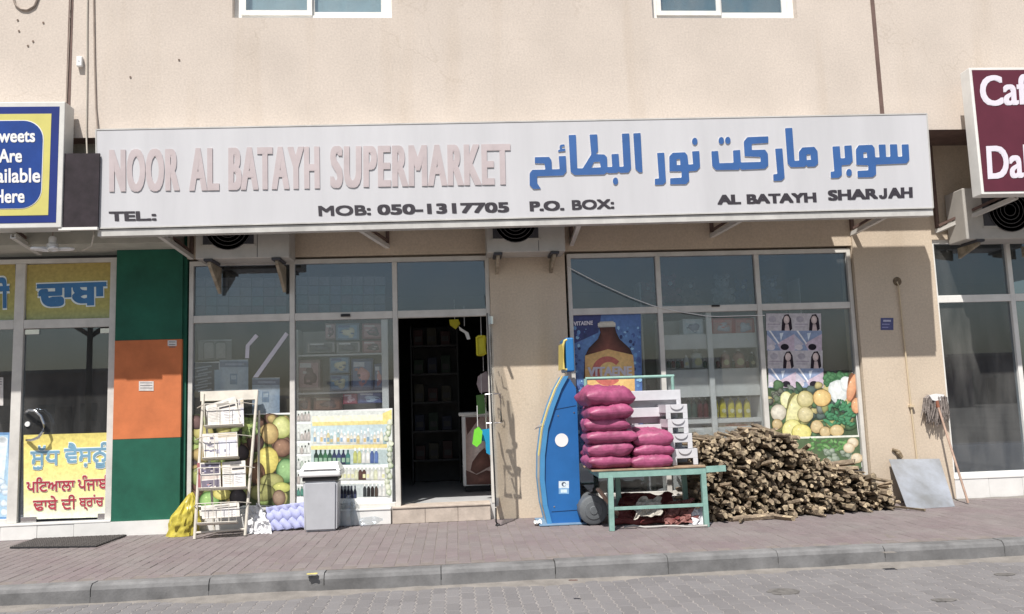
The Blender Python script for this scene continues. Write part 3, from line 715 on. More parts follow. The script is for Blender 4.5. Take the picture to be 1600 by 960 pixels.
aircon(761, 884, 398, -.44, 'cream air conditioner over the middle plaster pillar beside the doorway', grille=(.08, .66), brk=.16)
aircon(1511, 1655, 377, -.40, 'cream air conditioner with round fan at the right edge under the maroon sign', grille=(.2, .78), brk=.13)

# ================================================================ DOORS
# open glass door of the supermarket, swung out to the street
hx = X(771, 560, .06)
D0 = V((hx, .055, zF+.03)); top = W(757, 490, .05).z-.05
D1 = G(776, 808, .13); D1 = V((W(775, 806, -.62).x, -.62, zF+.03))
dr = (D1-D0); dn = V((-dr.y, dr.x, 0)).normalized()
DO = None
q = MB(); z1_ = W(752, 490, -.62).z
q.prism([D0, D1, V((D1.x-.02, D1.y, z1_)), V((D0.x-.005, D0.y, z1_))], dn*.012); DO = q.build('glass_door', GLASSD, BL)
q = MB(); q.bar(D1+V((0, -.008, 0)), V((D1.x-.03, D1.y-.008, z1_)), .032, .016); q.build('door_edge', BLACK, DO)
for zz in (zF+.02, z1_-.03):
    q = MB(); q.bar(D0+V((0, 0, zz-D0.z)), D0+dr*.3+V((0, 0, zz-D0.z)), .035, .09, up=V((0, 0, 1))); q.build('patch_fitting', STEEL, DO)
hp = D0+dr*.78; zh0, zh1 = W(757, 662, -.6).z, W(757, 616, -.6).z
for sgn in (-1, 1):
    q = MB(); o_ = dn*sgn*.085; q.tube([V((hp.x, hp.y, zh0))+dn*sgn*.01, V((hp.x, hp.y, zh0))+o_, V((hp.x, hp.y, zh1))+o_, V((hp.x, hp.y, zh1))+dn*sgn*.01], .014, 10); q.build('handle', STEEL, DO, smooth=True)
q = MB(); sg = G(778, 822); q.tube([D0+dr*.95+V((0, 0, -.02)), V((sg.x-.02, sg.y-.03, .05)), V((sg.x, sg.y, .012))], .009, 8); q.lathe((sg.x, sg.y, .0), [(.025, 0), (.03, .01), (.016, .025)], 12); q.build('door_stop', BLACK, DO)
# stickers on the door glass (their shadow falls on the pillar)
LT = M('black_vinyl', (.03, .03, .03), .5, .05, 5)
def on_door(u, z): return D0+dr*u+V((0, 0, z-D0.z))
def cast(cx, cy):                      # where on the door glass a mark sits whose shadow reaches this spot of the pillar
    p = W(620+cx/3.692, 580+cy/3.692, 0); b_ = max(.03, (p.x-D0.x)/.465); return V((D0.x+dr.x/-dr.y*b_, -b_, p.z+1.82*b_))-dn*.004
strokes = [[(585, 345), (600, 400), (612, 480), (635, 540), (660, 590), (690, 612), (735, 608), (738, 595), (725, 560), (700, 520), (690, 480), (712, 455), (728, 440), (725, 415), (705, 400), (686, 408), (688, 430), (705, 428), (700, 442), (680, 452), (650, 450), (640, 470), (660, 475), (668, 500), (690, 560), (702, 588), (680, 588), (655, 560), (635, 510), (625, 460), (610, 400), (600, 360)],
 [(652, 170), (668, 170), (680, 260), (705, 330), (710, 400), (690, 405), (672, 360), (668, 300), (655, 230)], [(675, 615), (690, 618), (722, 718), (700, 680)],
 [(618, 285), (632, 278), (642, 300), (640, 325), (628, 330), (618, 312), (624, 310), (630, 320), (635, 306), (630, 290), (622, 294)],
 [(585, 215), (600, 212), (612, 240), (604, 262), (598, 250), (604, 240), (598, 224), (592, 226), (600, 275), (594, 275)],
 [(610, 150), (622, 140), (638, 200), (630, 206), (620, 160), (614, 162), (622, 195), (616, 195)], [(612, 30), (618, 30), (632, 92), (656, 100), (655, 110), (626, 100)], [(560, 45), (566, 45), (590, 110), (608, 150), (600, 155), (580, 115)], [(590, 0), (596, 0), (606, 30), (600, 32)],
 [(640, -55), (662, -60), (704, 45), (688, 50)]]
q = MB()
for st_ in strokes: q.prism([cast(*c_) for c_ in st_], -dn*.001)
q.build('calligraphy_decal', LT, DO)

# glass door of the left shop with yellow poster
xd0, xd1 = xL1+.06, xP0-.01
q = MB(); q.box(xd0, xd1, GLY-.006, GLY+.006, zPL+.05, zLR-.055); LD = q.build('glass_door', GLASST, BL)
for px, py in ((50, 519), (169, 517), (45, 812), (165, 806)):
    c_ = W(px, py, GLY-.01); q = MB(); q.bbox(max(c_.x-.085, xd0), min(c_.x+.085, xd1), GLY-.02, GLY+.02, c_.z-.03, c_.z+.03, .004); q.build('patch_fitting', STEEL, LD)
hpts = [W(x, y, GLY-.012-.09*k) for x, y, k in ((40, 645, 0), (46, 641, .7), (55, 642, 1), (64, 650, 1), (69, 663, 1), (67, 675, 1), (60, 684, 1), (50, 688, .7), (42, 688, 0))]
q = MB(); q.tube(hpts, .016, 10); q.build('handle', STEEL, LD, smooth=True)
q = MB(); c_ = W(43, 663, GLY-.012); q.lathe(c_, [(.03, 0), (.028, -.008)], 14, axis='Y'); q.build('lock', WHITE, LD)

# ================================================================ PRINTS ON GLASS
def sheet(name, label, cat, draw, Y, quad, mat=None, group=None):
    """a thin sheet with a print; quad = photo corners, Y = the pane it sticks to"""
    P = [W(x, y, Y) for x, y in quad]; cx = sum((p for p in P), V())/4
    o = thing(name, label, cat, (cx.x, Y, min(p.z for p in P)), group)
    q = MB(); q.prism(P, (0, .0012, 0)); q.build('backing', WHITE, o)
    pr = Print(lambda x, y: W(x, y, Y-.0003)); draw(pr); pr.build('print', o, mat); return o
OUT = GLY-.0050; INN = GLY+.0050
def yellow_poster(p):
    ys = [(680, (214, 196, 58)), (700, (236, 214, 70)), (730, (240, 222, 95)), (770, (243, 230, 130)), (800, (238, 238, 190)), (812, (235, 240, 215))]
    for (a_, ca), (b_, cb) in zip(ys, ys[1:]):
        x0_ = 37; x1_ = 176
        p.k += 1; P = [p.at(x, y)+p.n*p.k*p.step for x, y in ((x0_, a_), (x1_, a_-4), (x1_, b_-4), (x0_, b_))]
        p.m.add(P, [(0, 1, 2, 3)], 0, [lin(ca), lin(ca), lin(cb), lin(cb)])
yq = sheet('poster', 'yellow poster with blue and red Gurmukhi script on left glass door', 'poster', yellow_poster, OUT-.002, [(37, 680), (176, 676), (176, 808), (37, 812)])
GBL = M('gurmukhi_blue', (.20, .38, .52), .5, .08, 6); GRD = M('gurmukhi_red', (.42, .045, .07), .5, .08, 6); HALO = M('gurmukhi_halo', (.78, .86, .86), .5, .02, 5); HALOP = M('gurmukhi_halo_pink', (.85, .72, .62), .5, .02, 5)
def gtext(t, x0, x1, yb, yt, mat, halo, parent, Y, sl=-.035, bold=(.006, .018), hb=(.016, .05)):
    for (m_, bd, lf) in ((halo, hb, .0040), (mat, bold, .0065)):
        ex = (hb[0]-bd[0])*(x1-x0); ey = (hb[1]-bd[1])*(yb-yt)
        a_, b_ = x0+ex-hb[0]*(x1-x0), x1-ex+hb[0]*(x1-x0)
        q0, q1 = yb-ey+hb[1]*(yb-yt), yt+ey-hb[1]*(yb-yt)
        text_mesh(t, W(a_, q0, Y), W(b_, q0+(b_-a_)*sl, Y), W(a_, q1, Y), NY, 'lettering', [m_], parent, 0, bd, lift=lf)
gy = OUT-.002
gtext('\u0a38\u0a3c\u0a41\u0a71\u0a27', 48, 93, 734, 698, GBL, HALO, yq, gy); gtext('\u0a35\u0a48\u0a38\u0a3c\u0a28\u0a42\u0a70', 101, 169, 733, 693, GBL, HALO, yq, gy)
gtext('\u0a2a\u0a3f\u0a1f\u0a06\u0a32\u0a3e', 42, 117, 769, 747, GRD, HALOP, yq, gy); gtext('\u0a2a\u0a70\u0a1c\u0a3e\u0a2c\u0a40', 122, 174, 766, 743, GRD, HALOP, yq, gy)
gtext('\u0a22\u0a3e\u0a2c\u0a47', 52, 90, 798, 776, GRD, HALOP, yq, gy); gtext('\u0a26\u0a40', 96, 119, 796, 774, GRD, HALOP, yq, gy); gtext('\u0a2c\u0a4d\u0a30\u0a3e\u0a02\u0a1a', 124, 162, 797, 774, GRD, HALOP, yq, gy)
YTR = [(410, (176, 150, 20)), (440, (180, 160, 25)), (480, (176, 170, 60)), (500, (160, 172, 110))]
def ytr(x0, x1):
    def f(p):
        for (a_, ca), (b_, cb) in zip(YTR, YTR[1:]):
            p.k += 1; P = [p.at(x, y)+p.n*p.k*p.step for x, y in ((x0, a_+4), (x1, a_), (x1, b_), (x0, b_+4))]
            p.m.add(P, [(0, 1, 2, 3)], 0, [lin(ca), lin(ca), lin(cb), lin(cb)])
    return f
t1 = sheet('poster', 'yellow transom panel with bold blue script above the left glass door', 'poster', ytr(41, 181), OUT-.001, [(41, 414), (181, 410), (181, 500), (41, 504)])
gtext('\u0a22\u0a3e\u0a2c\u0a3e', 61, 164, 479, 446, M('gurmukhi_deep_blue', (.05, .19, .42), .5, .08, 6), HALO, t1, OUT-.001, bold=(.03, .05), hb=(.045, .11))
t2 = sheet('poster', 'yellow transom panel with partly cut blue script at the far left', 'poster', ytr(-190, 24), OUT-.001, [(-190, 418), (24, 415), (24, 502), (-190, 506)])
gtext('\u0a2c\u0a40', -25, 14, 481, 437, MAT['gurmukhi_deep_blue'], HALO, t2, OUT-.001, bold=(.03, .05), hb=(.045, .11))
def drink(p):
    p.rect(-60, 676, 16, 812, (60, 130, 190)); p.rect(-57, 680, 13, 808, (150, 195, 225))
    p.poly([(-6, 684), (12, 690), (6, 750), (-6, 745)], (215, 230, 240)); p.ell(4, 688, 8, 6, (230, 236, 240), (160, 170, 175))
    for i in range(16): p.ell(random.uniform(-30, 11), random.uniform(745, 805), 7, 6, (150, 180, 205), (225, 238, 246), wob=.1)
sheet('poster', 'blue poster of a tall drink glass and ice at the far left', 'poster', drink, OUT, [(-60, 676), (16, 676), (16, 812), (-60, 812)])

def fruit(p):
    p.rect(298, 648, 453, 790, (70, 84, 40))
    for i in range(110):
        c1 = random.choice([(80, 96, 36), (110, 92, 40), (70, 46, 34), (96, 112, 44), (120, 116, 52), (40, 32, 34)]); p.ell(random.uniform(302, 449), random.uniform(654, 786), random.uniform(6, 13), random.uniform(6, 12), tuple(int(v*.75) for v in c1), tuple(min(255, int(v*1.7+20)) for v in c1), wob=.05)
    A = [(390, 668, 12, 15, (92, 122, 40), (180, 200, 90)), (440, 668, 15, 17, (150, 160, 60), (225, 228, 140)), (422, 678, 13, 16, (150, 115, 40), (215, 185, 100)), (441, 700, 14, 14, (96, 60, 42), (165, 120, 85)),
         (399, 692, 13, 14, (52, 36, 34), (120, 84, 80)), (418, 720, 17, 21, (190, 170, 20), (240, 225, 70)), (447, 736, 15, 19, (50, 110, 50), (150, 200, 120)), (402, 740, 12, 17, (96, 62, 38), (150, 105, 70)),
         (425, 752, 18, 12, (120, 120, 50), (190, 190, 100)), (440, 762, 14, 8, (150, 160, 40), (215, 215, 90)), (410, 770, 20, 13, (110, 110, 52), (175, 175, 90)), (436, 778, 10, 12, (110, 80, 60), (170, 140, 110)),
         (327, 782, 15, 13, (70, 130, 40), (165, 215, 110)), (347, 772, 14, 9, (190, 180, 40), (240, 230, 110)), (372, 778, 13, 14, (30, 26, 34), (90, 84, 96)), (376, 708, 13, 13, (34, 28, 34), (100, 90, 100)),
         (364, 690, 12, 14, (110, 130, 50), (180, 195, 90)), (318, 676, 16, 12, (150, 140, 50), (210, 200, 100)), (307, 660, 11, 11, (60, 44, 44), (130, 96, 92)), (310, 745, 12, 14, (100, 120, 50), (170, 180, 90)), (350, 735, 14, 12, (130, 120, 50), (190, 180, 90))]
    for cx, cy, rx, ry, c1, c2 in A: p.ell(cx, cy, rx*1.05, ry*1.05, tuple(int(v*.7) for v in c1)); p.ell(cx, cy, rx, ry, c1, c2, wob=.02); p.ell(cx-.3*rx, cy-.35*ry, rx*.10, ry*.08, tuple(min(255, int(v*1.1+10)) for v in c2))
    for i in range(26): p.ell(random.uniform(380, 404), random.uniform(654, 684), 3.4, 3.4, (70, 110, 40), (170, 195, 100))
sheet('window_poster', 'poster of apples lemons and grapes low on the left shop window', 'poster', fruit, OUT, [(298, 650), (453, 645), (453, 786), (298, 793)])

def shelf(p):
    p.rect(463, 642, 613, 786, (214, 220, 214)); p.rect(486, 662, 606, 690, (186, 210, 216)); p.rect(486, 703, 606, 727, (176, 196, 196)); p.rect(486, 731, 606, 751, (196, 202, 196)); p.rect(530, 757, 606, 779, (190, 200, 200))
    for y, c, h in ((651, (244, 236, 200), 12), (660, (228, 208, 110), 6)): p.poly([(488, y), (606, y-3), (606, y+h-3), (488, y+h)], c)
    p.poly([(598, 646), (612, 640), (612, 658), (598, 664)], (232, 212, 96))
    for y in (697,): p.poly([(486, y), (605, y-3), (605, y+3), (486, y+6)], (226, 206, 112))
    for y in (727, 752, 778): p.poly([(463, y+1), (606, y-1), (606, y+3), (463, y+5)], (250, 250, 246))
    for y in (660, 690, 710, 735, 757, 776): p.poly([(463, y), (486, y-1), (486, y+2), (463, y+3)], (250, 250, 248))
    def bottle(x, yb, w, h, c, cap=(240, 240, 236), lab=None):
        p.poly([(x-w/2, yb), (x+w/2, yb), (x+w/2, yb-h*.62), (x+w*.2, yb-h*.8), (x-w*.2, yb-h*.8), (x-w/2, yb-h*.62)], tuple(int(v*.82) for v in c), (x-w*.1, yb-h*.4), c)
        p.rect(x-w*.2, yb-h, x+w*.2, yb-h*.8, cap)
        if lab: p.rect(x-w*.35, yb-h*.45, x+w*.35, yb-h*.15, lab)
    for i in range(22):
        x = 492+i*5.2; c = random.choice([(240, 236, 215), (220, 234, 236), (236, 220, 150), (170, 205, 210), (246, 244, 236), (240, 240, 240)])
        bottle(x, 694, 5.4, random.uniform(15, 25), c, lab=random.choice([None, (200, 170, 90), (120, 160, 190)]))
    for i, c in enumerate([(36, 62, 54), (34, 92, 60), (40, 120, 70), (32, 84, 66), (34, 50, 96), (36, 60, 120), (30, 40, 84), (50, 130, 120)]): bottle(494+i*7.1, 726, 7.0, 23, c, tuple(int(v*.7) for v in c), (130, 170, 140))
    for i, c in enumerate([(200, 208, 90), (214, 220, 120), (238, 240, 236), (246, 246, 240), (40, 90, 170), (60, 110, 190)]): bottle(555+i*6.6, 724, 6, 24, c)
    for i in range(12):
        c = random.choice([(246, 246, 240), (235, 238, 225), (228, 232, 190), (96, 60, 52), (240, 240, 236)]); bottle(533+i*6, 750, 6.0, 20, c, lab=random.choice([None, (220, 220, 160)]))
    for i in range(5): bottle(534+i*5.2, 783, 4.8, 24, (24, 30, 56), (30, 34, 60), (50, 60, 96))
    for i, c in enumerate([(60, 66, 70), (46, 44, 46), (50, 40, 38), (84, 70, 60), (230, 230, 226), (236, 236, 230), (228, 232, 220)]): bottle(570+i*6, 776, 5.2, 20, c)
    for r, y in enumerate((658, 688, 709, 733, 756, 775)):
        for i in range(4): bottle(466.5+i*5.3, y, 4.7, random.uniform(11, 17), random.choice([(225, 228, 222), (205, 196, 188), (236, 238, 232), (190, 206, 190)] if r != 5 else [(70, 150, 130), (90, 170, 140)]), random.choice([(60, 60, 60), (240, 240, 240), (90, 110, 100)]))
    for i in range(14): p.ell(random.uniform(602, 611), 660+i*8.4, 4, 5, random.choice([(120, 150, 90), (200, 205, 170), (150, 165, 120), (90, 110, 80)]), (225, 230, 210), wob=.12)
    p.rect(463, 779, 613, 787, (246, 246, 243))
sheet('window_poster', 'poster of shelves of lotion and shampoo bottles behind the grey bin', 'poster', shelf, OUT, [(463, 644), (613, 638), (613, 783), (463, 788)])

def vita(p):
    p.poly([(891, 490), (1001, 488), (1006, 722), (891, 724)], (20, 92, 172), (950, 590), (70, 150, 214))
    p.poly([(891, 490), (940, 489), (935, 520), (891, 540)], (26, 44, 120))
    for i in range(520):
        x, y = random.uniform(893, 1000), random.uniform(512, 716)
        if abs(x-945) < 32 and y > 530: continue
        r = random.uniform(.7, 3.4); p.ell(x, y, r, r*random.uniform(.7, 1.5), random.choice([(16, 70, 150), (60, 140, 205), (120, 185, 228), (30, 100, 180), (10, 44, 110)]), n=7)
    p.poly([(936, 506), (959, 505), (961, 512), (963, 520), (968, 530), (984, 545), (989, 556), (991, 590), (993, 720), (913, 720), (912, 590), (914, 556), (920, 544), (934, 530), (938, 520), (936, 512)], (58, 22, 14), (948, 545), (140, 58, 28))
    p.poly([(937, 503), (958, 502), (962, 511), (934, 512)], (190, 185, 170)); p.poly([(934, 505), (961, 504), (962, 509), (934, 510)], (215, 208, 190))
    p.poly([(914, 556), (950, 546), (989, 555), (991, 575), (992, 612), (914, 614)], (228, 168, 48), (948, 580), (248, 206, 90))
    p.poly([(918, 612), (992, 611), (992, 640), (924, 642)], (240, 186, 40))
    for a0_, a1_, col in ((40, 320, (206, 64, 28)),):
        o_, i_ = [], []
        for k in range(29):
            an = math.radians(a0_+(a1_-a0_)*k/28); o_.append((949+24*math.cos(an), 580-23*math.sin(an))); i_.append((951+15*math.cos(an), 580-14*math.sin(an)))
        for k in range(28): p.k -= (k > 0); p.poly([o_[k], o_[k+1], i_[k+1], i_[k]], col)
vt = sheet('window_poster', 'blue poster of a brown drink bottle with yellow label beside the kiosk', 'poster', vita, OUT, [(891, 490), (1001, 488), (1006, 722), (891, 724)])
text_mesh('VITAENE', W(896, 509.5, OUT), W(926, 508, OUT), W(896, 503, OUT), NY, 'lettering', [LIL], vt, 0, (.01, .04), lift=.013)
text_mesh('VITAENE', W(918, 588.5, OUT), W(987, 587, OUT), W(918, 574, OUT), NY, 'lettering', [LIL], vt, 0, (.012, .04), lift=.013)
text_mesh('NE', W(980, 664, OUT), W(997, 663.5, OUT), W(980, 656, OUT), NY, 'lettering', [LIL], vt, 0, (.02, .04), lift=.013)

def veg(p):
    p.poly([(1197, 586), (1331, 582), (1346, 732), (1202, 735)], (70, 92, 60))
    for i in range(130):
        c1 = random.choice([(56, 84, 52), (110, 112, 60), (60, 76, 70), (84, 90, 84), (130, 120, 70), (46, 70, 50)]); p.ell(random.uniform(1204, 1330), random.uniform(600, 682), random.uniform(5, 11), random.uniform(4, 9), tuple(int(v*.8) for v in c1), tuple(min(255, int(v*1.6)) for v in c1), rot=random.uniform(0, 180), wob=.1)
    for i in range(30): p.ell(random.uniform(1290, 1322), random.uniform(584, 602), 6, 3.5, (20, 84, 44), (70, 140, 80), rot=random.uniform(-80, 80))
    for i in range(20): p.ell(random.uniform(1201, 1226), random.uniform(608, 640), 5, 5, random.choice([(54, 40, 52), (60, 96, 46)]), (120, 130, 110), wob=.1)
    A = [(1310, 612, 16, 19, (196, 206, 206), (240, 244, 242)), (1322, 600, 10, 12, (196, 206, 206), (238, 242, 240)), (1331, 606, 7, 22, (196, 110, 40), (232, 160, 90)), (1337, 634, 7, 12, (200, 120, 50), (232, 170, 100)),
         (1228, 625, 9, 13, (214, 214, 130), (240, 238, 190)), (1240, 645, 11, 30, (198, 190, 96), (230, 226, 160)), (1258, 624, 13, 13, (176, 164, 84), (226, 214, 150)), (1284, 622, 14, 13, (206, 160, 52), (238, 204, 110)),
         (1216, 645, 12, 13, (186, 176, 150), (230, 224, 206)), (1214, 663, 8, 8, (170, 140, 70), (214, 190, 130)), (1258, 648, 12, 12, (184, 170, 100), (224, 212, 156)), (1238, 672, 16, 16, (212, 204, 90), (236, 230, 140)),
         (1252, 676, 15, 13, (214, 202, 66), (238, 228, 120)), (1276, 667, 10, 10, (184, 152, 84), (222, 198, 140)), (1289, 675, 9, 8, (180, 146, 76), (220, 196, 136)), (1307, 673, 11, 9, (192, 160, 80), (226, 202, 140))]
    for cx, cy, rx, ry, c1, c2 in A[:2]: p.ell(cx, cy, rx, ry, c1, c2, wob=.08)
    for i in range(60):
        an = random.uniform(0, 6.28); r = random.random()**.5; p.ell(1313+24*r*math.cos(an), 650+22*r*math.sin(an), random.uniform(3, 8), 2.6, random.choice([(12, 84, 46), (22, 112, 62), (40, 130, 80), (8, 60, 36)]), (60, 150, 96), rot=random.uniform(0, 180))
    for cx, cy, rx, ry, c1, c2 in A[2:]: p.ell(cx, cy, rx*1.05, ry*1.05, tuple(int(v*.62) for v in c1)); p.ell(cx, cy, rx, ry, c1, c2, rot=15 if ry > 20 else 0, wob=.03); p.ell(cx-.3*rx, cy-.4*ry, rx*.08, ry*.06, (246, 240, 214))
    p.poly([(1205, 684), (1342, 680), (1342, 683), (1205, 687)], (230, 230, 216))
    p.poly([(1205, 687), (1342, 683), (1346, 732), (1205, 735)], (84, 110, 70))
    for i in range(70): p.ell(random.uniform(1262, 1322), random.uniform(686, 704), 3, 1.8, random.choice([(80, 150, 60), (110, 176, 84), (60, 120, 50)]), rot=random.uniform(0, 180), n=8)
    for i in range(26): p.ell(random.uniform(1290, 1330), random.uniform(704, 728), 5, 4, random.choice([(96, 120, 100), (130, 146, 124), (70, 92, 66)]), (170, 184, 164), wob=.12)
    for cx, cy in ((1332, 692), (1338, 716), (1326, 700)): p.ell(cx, cy, 9, 8, (190, 160, 110), (238, 226, 196))
vg = sheet('window_poster', 'poster of cauliflower potatoes and peppers on the window behind the firewood', 'poster', veg, OUT, [(1197, 588), (1332, 582), (1347, 730), (1203, 735)])

cards = [(r, c_) for r in range(4) for c_ in range(2)]
def card_sheet(r, c_):
    ys = [490, 517, 548, 576, 606]; x0_ = 1197+c_*43+r*1.2; x1_ = x0_+43; y0_, y1_ = ys[r], ys[r+1]
    def f(p):
        if r % 2 == 0:
            p.rect(x0_, y0_, x1_, y1_, (196, 190, 196)); p.ell(x0_+10, y0_+9, 6, 5, (170, 164, 176)); p.rect(x0_+2, y0_+16, x0_+22, y0_+18, (170, 160, 175)); p.rect(x0_+2, y0_+20, x0_+18, y0_+22, (180, 172, 184))
            p.poly([(x0_+24, y1_), (x0_+25, y0_+10), (x0_+29, y0_+2), (x0_+35, y0_+1), (x0_+39, y0_+8), (x0_+41, y1_-3), (x0_+38, y1_)], (46, 36, 48)); p.ell(x0_+32, y0_+10, 4.5, 6.5, (196, 170, 168), (222, 200, 196)); p.poly([(x0_+29, y1_), (x0_+30, y0_+17), (x0_+35, y0_+17), (x0_+37, y1_)], (200, 176, 176))
        else:
            p.rect(x0_, y0_, x1_, y1_, (128, 150, 190)); p.poly([(x0_, y0_+6), (x0_+15, y1_-10), (x0_, y1_)], (190, 186, 204)); p.poly([(x0_+16, y0_+20), (x1_, y0_+5), (x1_, y1_), (x0_+22, y1_)], (196, 176, 196))
            p.poly([(x0_+3, y0_), (x0_+6, y0_), (x0_+20, y0_+20), (x0_+18, y0_+21)], (236, 236, 240)); p.ell(x0_+28, y1_-5.5, 6.5, 5, (40, 34, 46)); p.ell(x0_+7, y1_-5, 6, 4.5, (214, 206, 214)); p.poly([(x0_+20, y0_+4), (x0_+26, y0_+3), (x0_+22, y0_+16)], (214, 226, 240))
    return sheet('leaflet', ['topmost', 'second', 'third', 'lowest'][r]+' leaflet in the '+['left', 'right'][c_]+' column above the vegetable poster'+(', with portraits' if r % 2 == 0 else ', bluish'), 'leaflet', f, OUT-.002, [(x0_, y0_), (x1_, y0_), (x1_, y1_), (x0_, y1_)], PAPER, 'leaflets on the right shop window')
for r, c_ in cards: card_sheet(r, c_)

def bluep(x0_, y0_, x1_, y1_, dark):
    def f(p):
        p.poly([(x0_, y0_), (x1_, y0_), (x1_, y1_), (x0_, y1_)], (150, 176, 204), ((x0_+x1_)/2-8, y1_-8), (214, 228, 238)); w = x1_-x0_
        p.rect(x0_, y0_+2, x1_, y0_+11, (96, 120, 160)); p.rect(x0_+w*.2, y0_+5, x0_+w*.85, y0_+8, (150, 168, 200))
        p.rect(x0_+w*.36, y0_+21, x0_+w*.62, y0_+38, (110, 150, 186)); p.rect(x0_+w*.40, y0_+24, x0_+w*.58, y0_+30, (190, 210, 226))
    return f
sheet('poster', 'pale blue product poster inside the left window above the newspaper rack', 'poster', bluep(343, 563, 388, 618, 0), INN, [(343, 563), (388, 562), (388, 618), (343, 618)], PAPER)
sheet('poster', 'pale blue product poster lower and to the right, above the fruit poster', 'poster', bluep(394, 591, 437, 650, 0), INN, [(394, 591), (437, 590), (437, 650), (394, 650)], PAPER)
def darkb(p):
    p.rect(299, 567, 342, 612, (40, 66, 100)); p.rect(335, 578, 344, 612, (150, 180, 205))
    for i in range(9): y = 572+i*4.5; p.poly([(304+i % 3*3, y+3), (330-i % 2*6, y-1), (331-i % 2*6, y+1), (304+i % 3*3, y+5)], (150, 166, 186))
sheet('poster', 'dark blue poster with slanted lines at the left window edge', 'poster', darkb, INN, [(299, 567), (344, 565), (344, 612), (299, 612)], PAPER)
def tapes(pts, label):
    P = [W(x, y, GLY-.0065) for x, y in pts]; q = MB(); q.prism(P, (0, .0012, 0)); tag(q.build('paper_strip', M('lilac_paper', (.62, .60, .66), .8, .04, 8)), label, 'strip', 'torn paper strips on the left window')
tapes([(383, 560), (389, 560), (390, 541), (404, 526), (399, 522), (384, 540)], 'short bent white paper strip stuck on the left window')
tapes([(395, 590), (403, 590), (451, 523), (446, 519)], 'long slanted white paper strip stuck on the left window')
def bread(p):
    p.rect(310, 532, 362, 563, (120, 118, 116))
    for x in (318, 336.5): p.poly([(x, 562), (x-.5, 537), (x+4, 534), (x+15, 534), (x+17, 538), (x+17, 561)], (60, 58, 60)); p.poly([(x+1, 561), (x+.5, 538), (x+4, 535.5), (x+14, 535.5), (x+16, 538), (x+16, 560)], (146, 142, 138), (x+8, 548), (160, 156, 150))
sheet('poster', 'grey card with two rounded blank panels in the left window', 'poster', bread, INN, [(310, 532), (362, 531), (362, 563), (310, 563)], PAPER)
def notice(p):
    p.rect(1376, 497, 1396, 516, (60, 66, 130)); p.rect(1380, 500, 1392, 503, (170, 170, 200)); p.rect(1378, 506, 1390, 508, (120, 124, 180)); p.rect(1378, 511, 1388, 512.5, (120, 124, 180))
sheet('notice', 'small blue notice on the right plaster pillar', 'notice', notice, -.004, [(1376, 497), (1396, 497), (1396, 516), (1376, 516)])
def lab(x0_, y0_, x1_, y1_):
    def f(p):
        p.rect(x0_, y0_, x1_, y1_, (206, 200, 196))
        for k in range(3): p.rect(x0_+2, y0_+2+k*4, x1_-2, y0_+3.2+k*4, (110, 108, 112))
    return f
sheet('notice', 'white label on the orange band of the left pillar', 'notice', lab(217, 596, 240, 611), -.004, [(217, 596), (240, 596), (240, 611), (217, 611)])
sheet('notice', 'tiny white label near the top of the orange band', 'notice', lab(262, 532, 276, 541), -.004, [(262, 532), (276, 532), (276, 541), (262, 541)])
sheet('notice', 'small white notice on the glass at the far left edge', 'notice', lab(-12, 590, 5, 634), OUT, [(-12, 590), (5, 590), (5, 634), (-12, 634)])
# ================================================================ NEWSPAPER RACK
L0 = G(305, 843); R0 = G(386, 837); T0 = W(315, 616, L0.y+.42)
R0 = V((R0.x, L0.y+.06, 0)); rN = (R0-L0).cross(T0-L0).normalized()
if rN.y > 0: rN = -rN
rk = lambda x, y: WP(x, y, L0, rN)
NR = thing('newspaper_rack', 'cream metal newspaper rack with four wire baskets, leaning by the left window', 'rack', (L0.x+.25, L0.y+.2, 0))
q = MB(); q.tube([rk(304, 843), rk(318, 616)], .017, 10); q.build('post', RACKM, NR, smooth=True)
q = MB(); q.tube([rk(383, 837), rk(402, 612)], .017, 10); q.build('post', RACKM, NR, smooth=True)
for (x0_, y0_, x1_, y1_) in ((318, 832, 320, 640), (389, 826, 404, 640)):
    a_ = rk(x0_, y0_); b_ = rk(x1_, y1_); q = MB(); q.tube([V((a_.x+.03, a_.y+.30, .01)), b_-rN*.05], .013, 8); q.build('rear_leg', RACKM, NR, smooth=True)
q = MB(); P = [rk(313, 612), rk(403, 609), rk(403, 624), rk(313, 627)]; q.prism(P, -rN*.03); q.build('header_board', RACKM, NR)
q = MB(); q.tube([rk(304, 833), rk(384, 827)], .013, 8); q.build('cross_bar', RACKM, NR, smooth=True)
bk = [(322, 380, 636, 669, 3), (319, 374, 686, 719, 3), (312, 386, 735, 766, 3), (311, 372, 790, 820, 5)]
for xa, xb, ya, yb, n_ in bk:
    q = MB(); f = rN*.11; w_ = .0055
    fr_ = [rk(xa, ya)+f, rk(xb, ya-3)+f, rk(xb, yb-3)+f, rk(xa, yb)+f]; bkp = [rk(xa, yb)+rN*.004, rk(xb, yb-3)+rN*.004]
    q.tube(fr_+[fr_[0]], w_, 6); q.tube([bkp[0], fr_[3]], w_, 6); q.tube([bkp[1], fr_[2]], w_, 6)
    for k in range(1, n_): t = k/n_; q.tube([fr_[0].lerp(fr_[1], t), fr_[3].lerp(fr_[2], t), bkp[0].lerp(bkp[1], t)], w_*.8, 6)
    q.tube([rk(xa-14 if xa > 318 else xa-8, ya+2), fr_[0]], w_, 6); q.tube([rk(min(xb+20, 398), ya-4), fr_[1]], w_, 6)
    q.build('wire_basket', RACKM, NR)
    q = MB(); q.prism([bkp[0], bkp[1], fr_[2]-V((0, 0, .001)), fr_[3]-V((0, 0, .001))], (0, 0, -.012)); q.build('basket_floor', RACKM, NR)
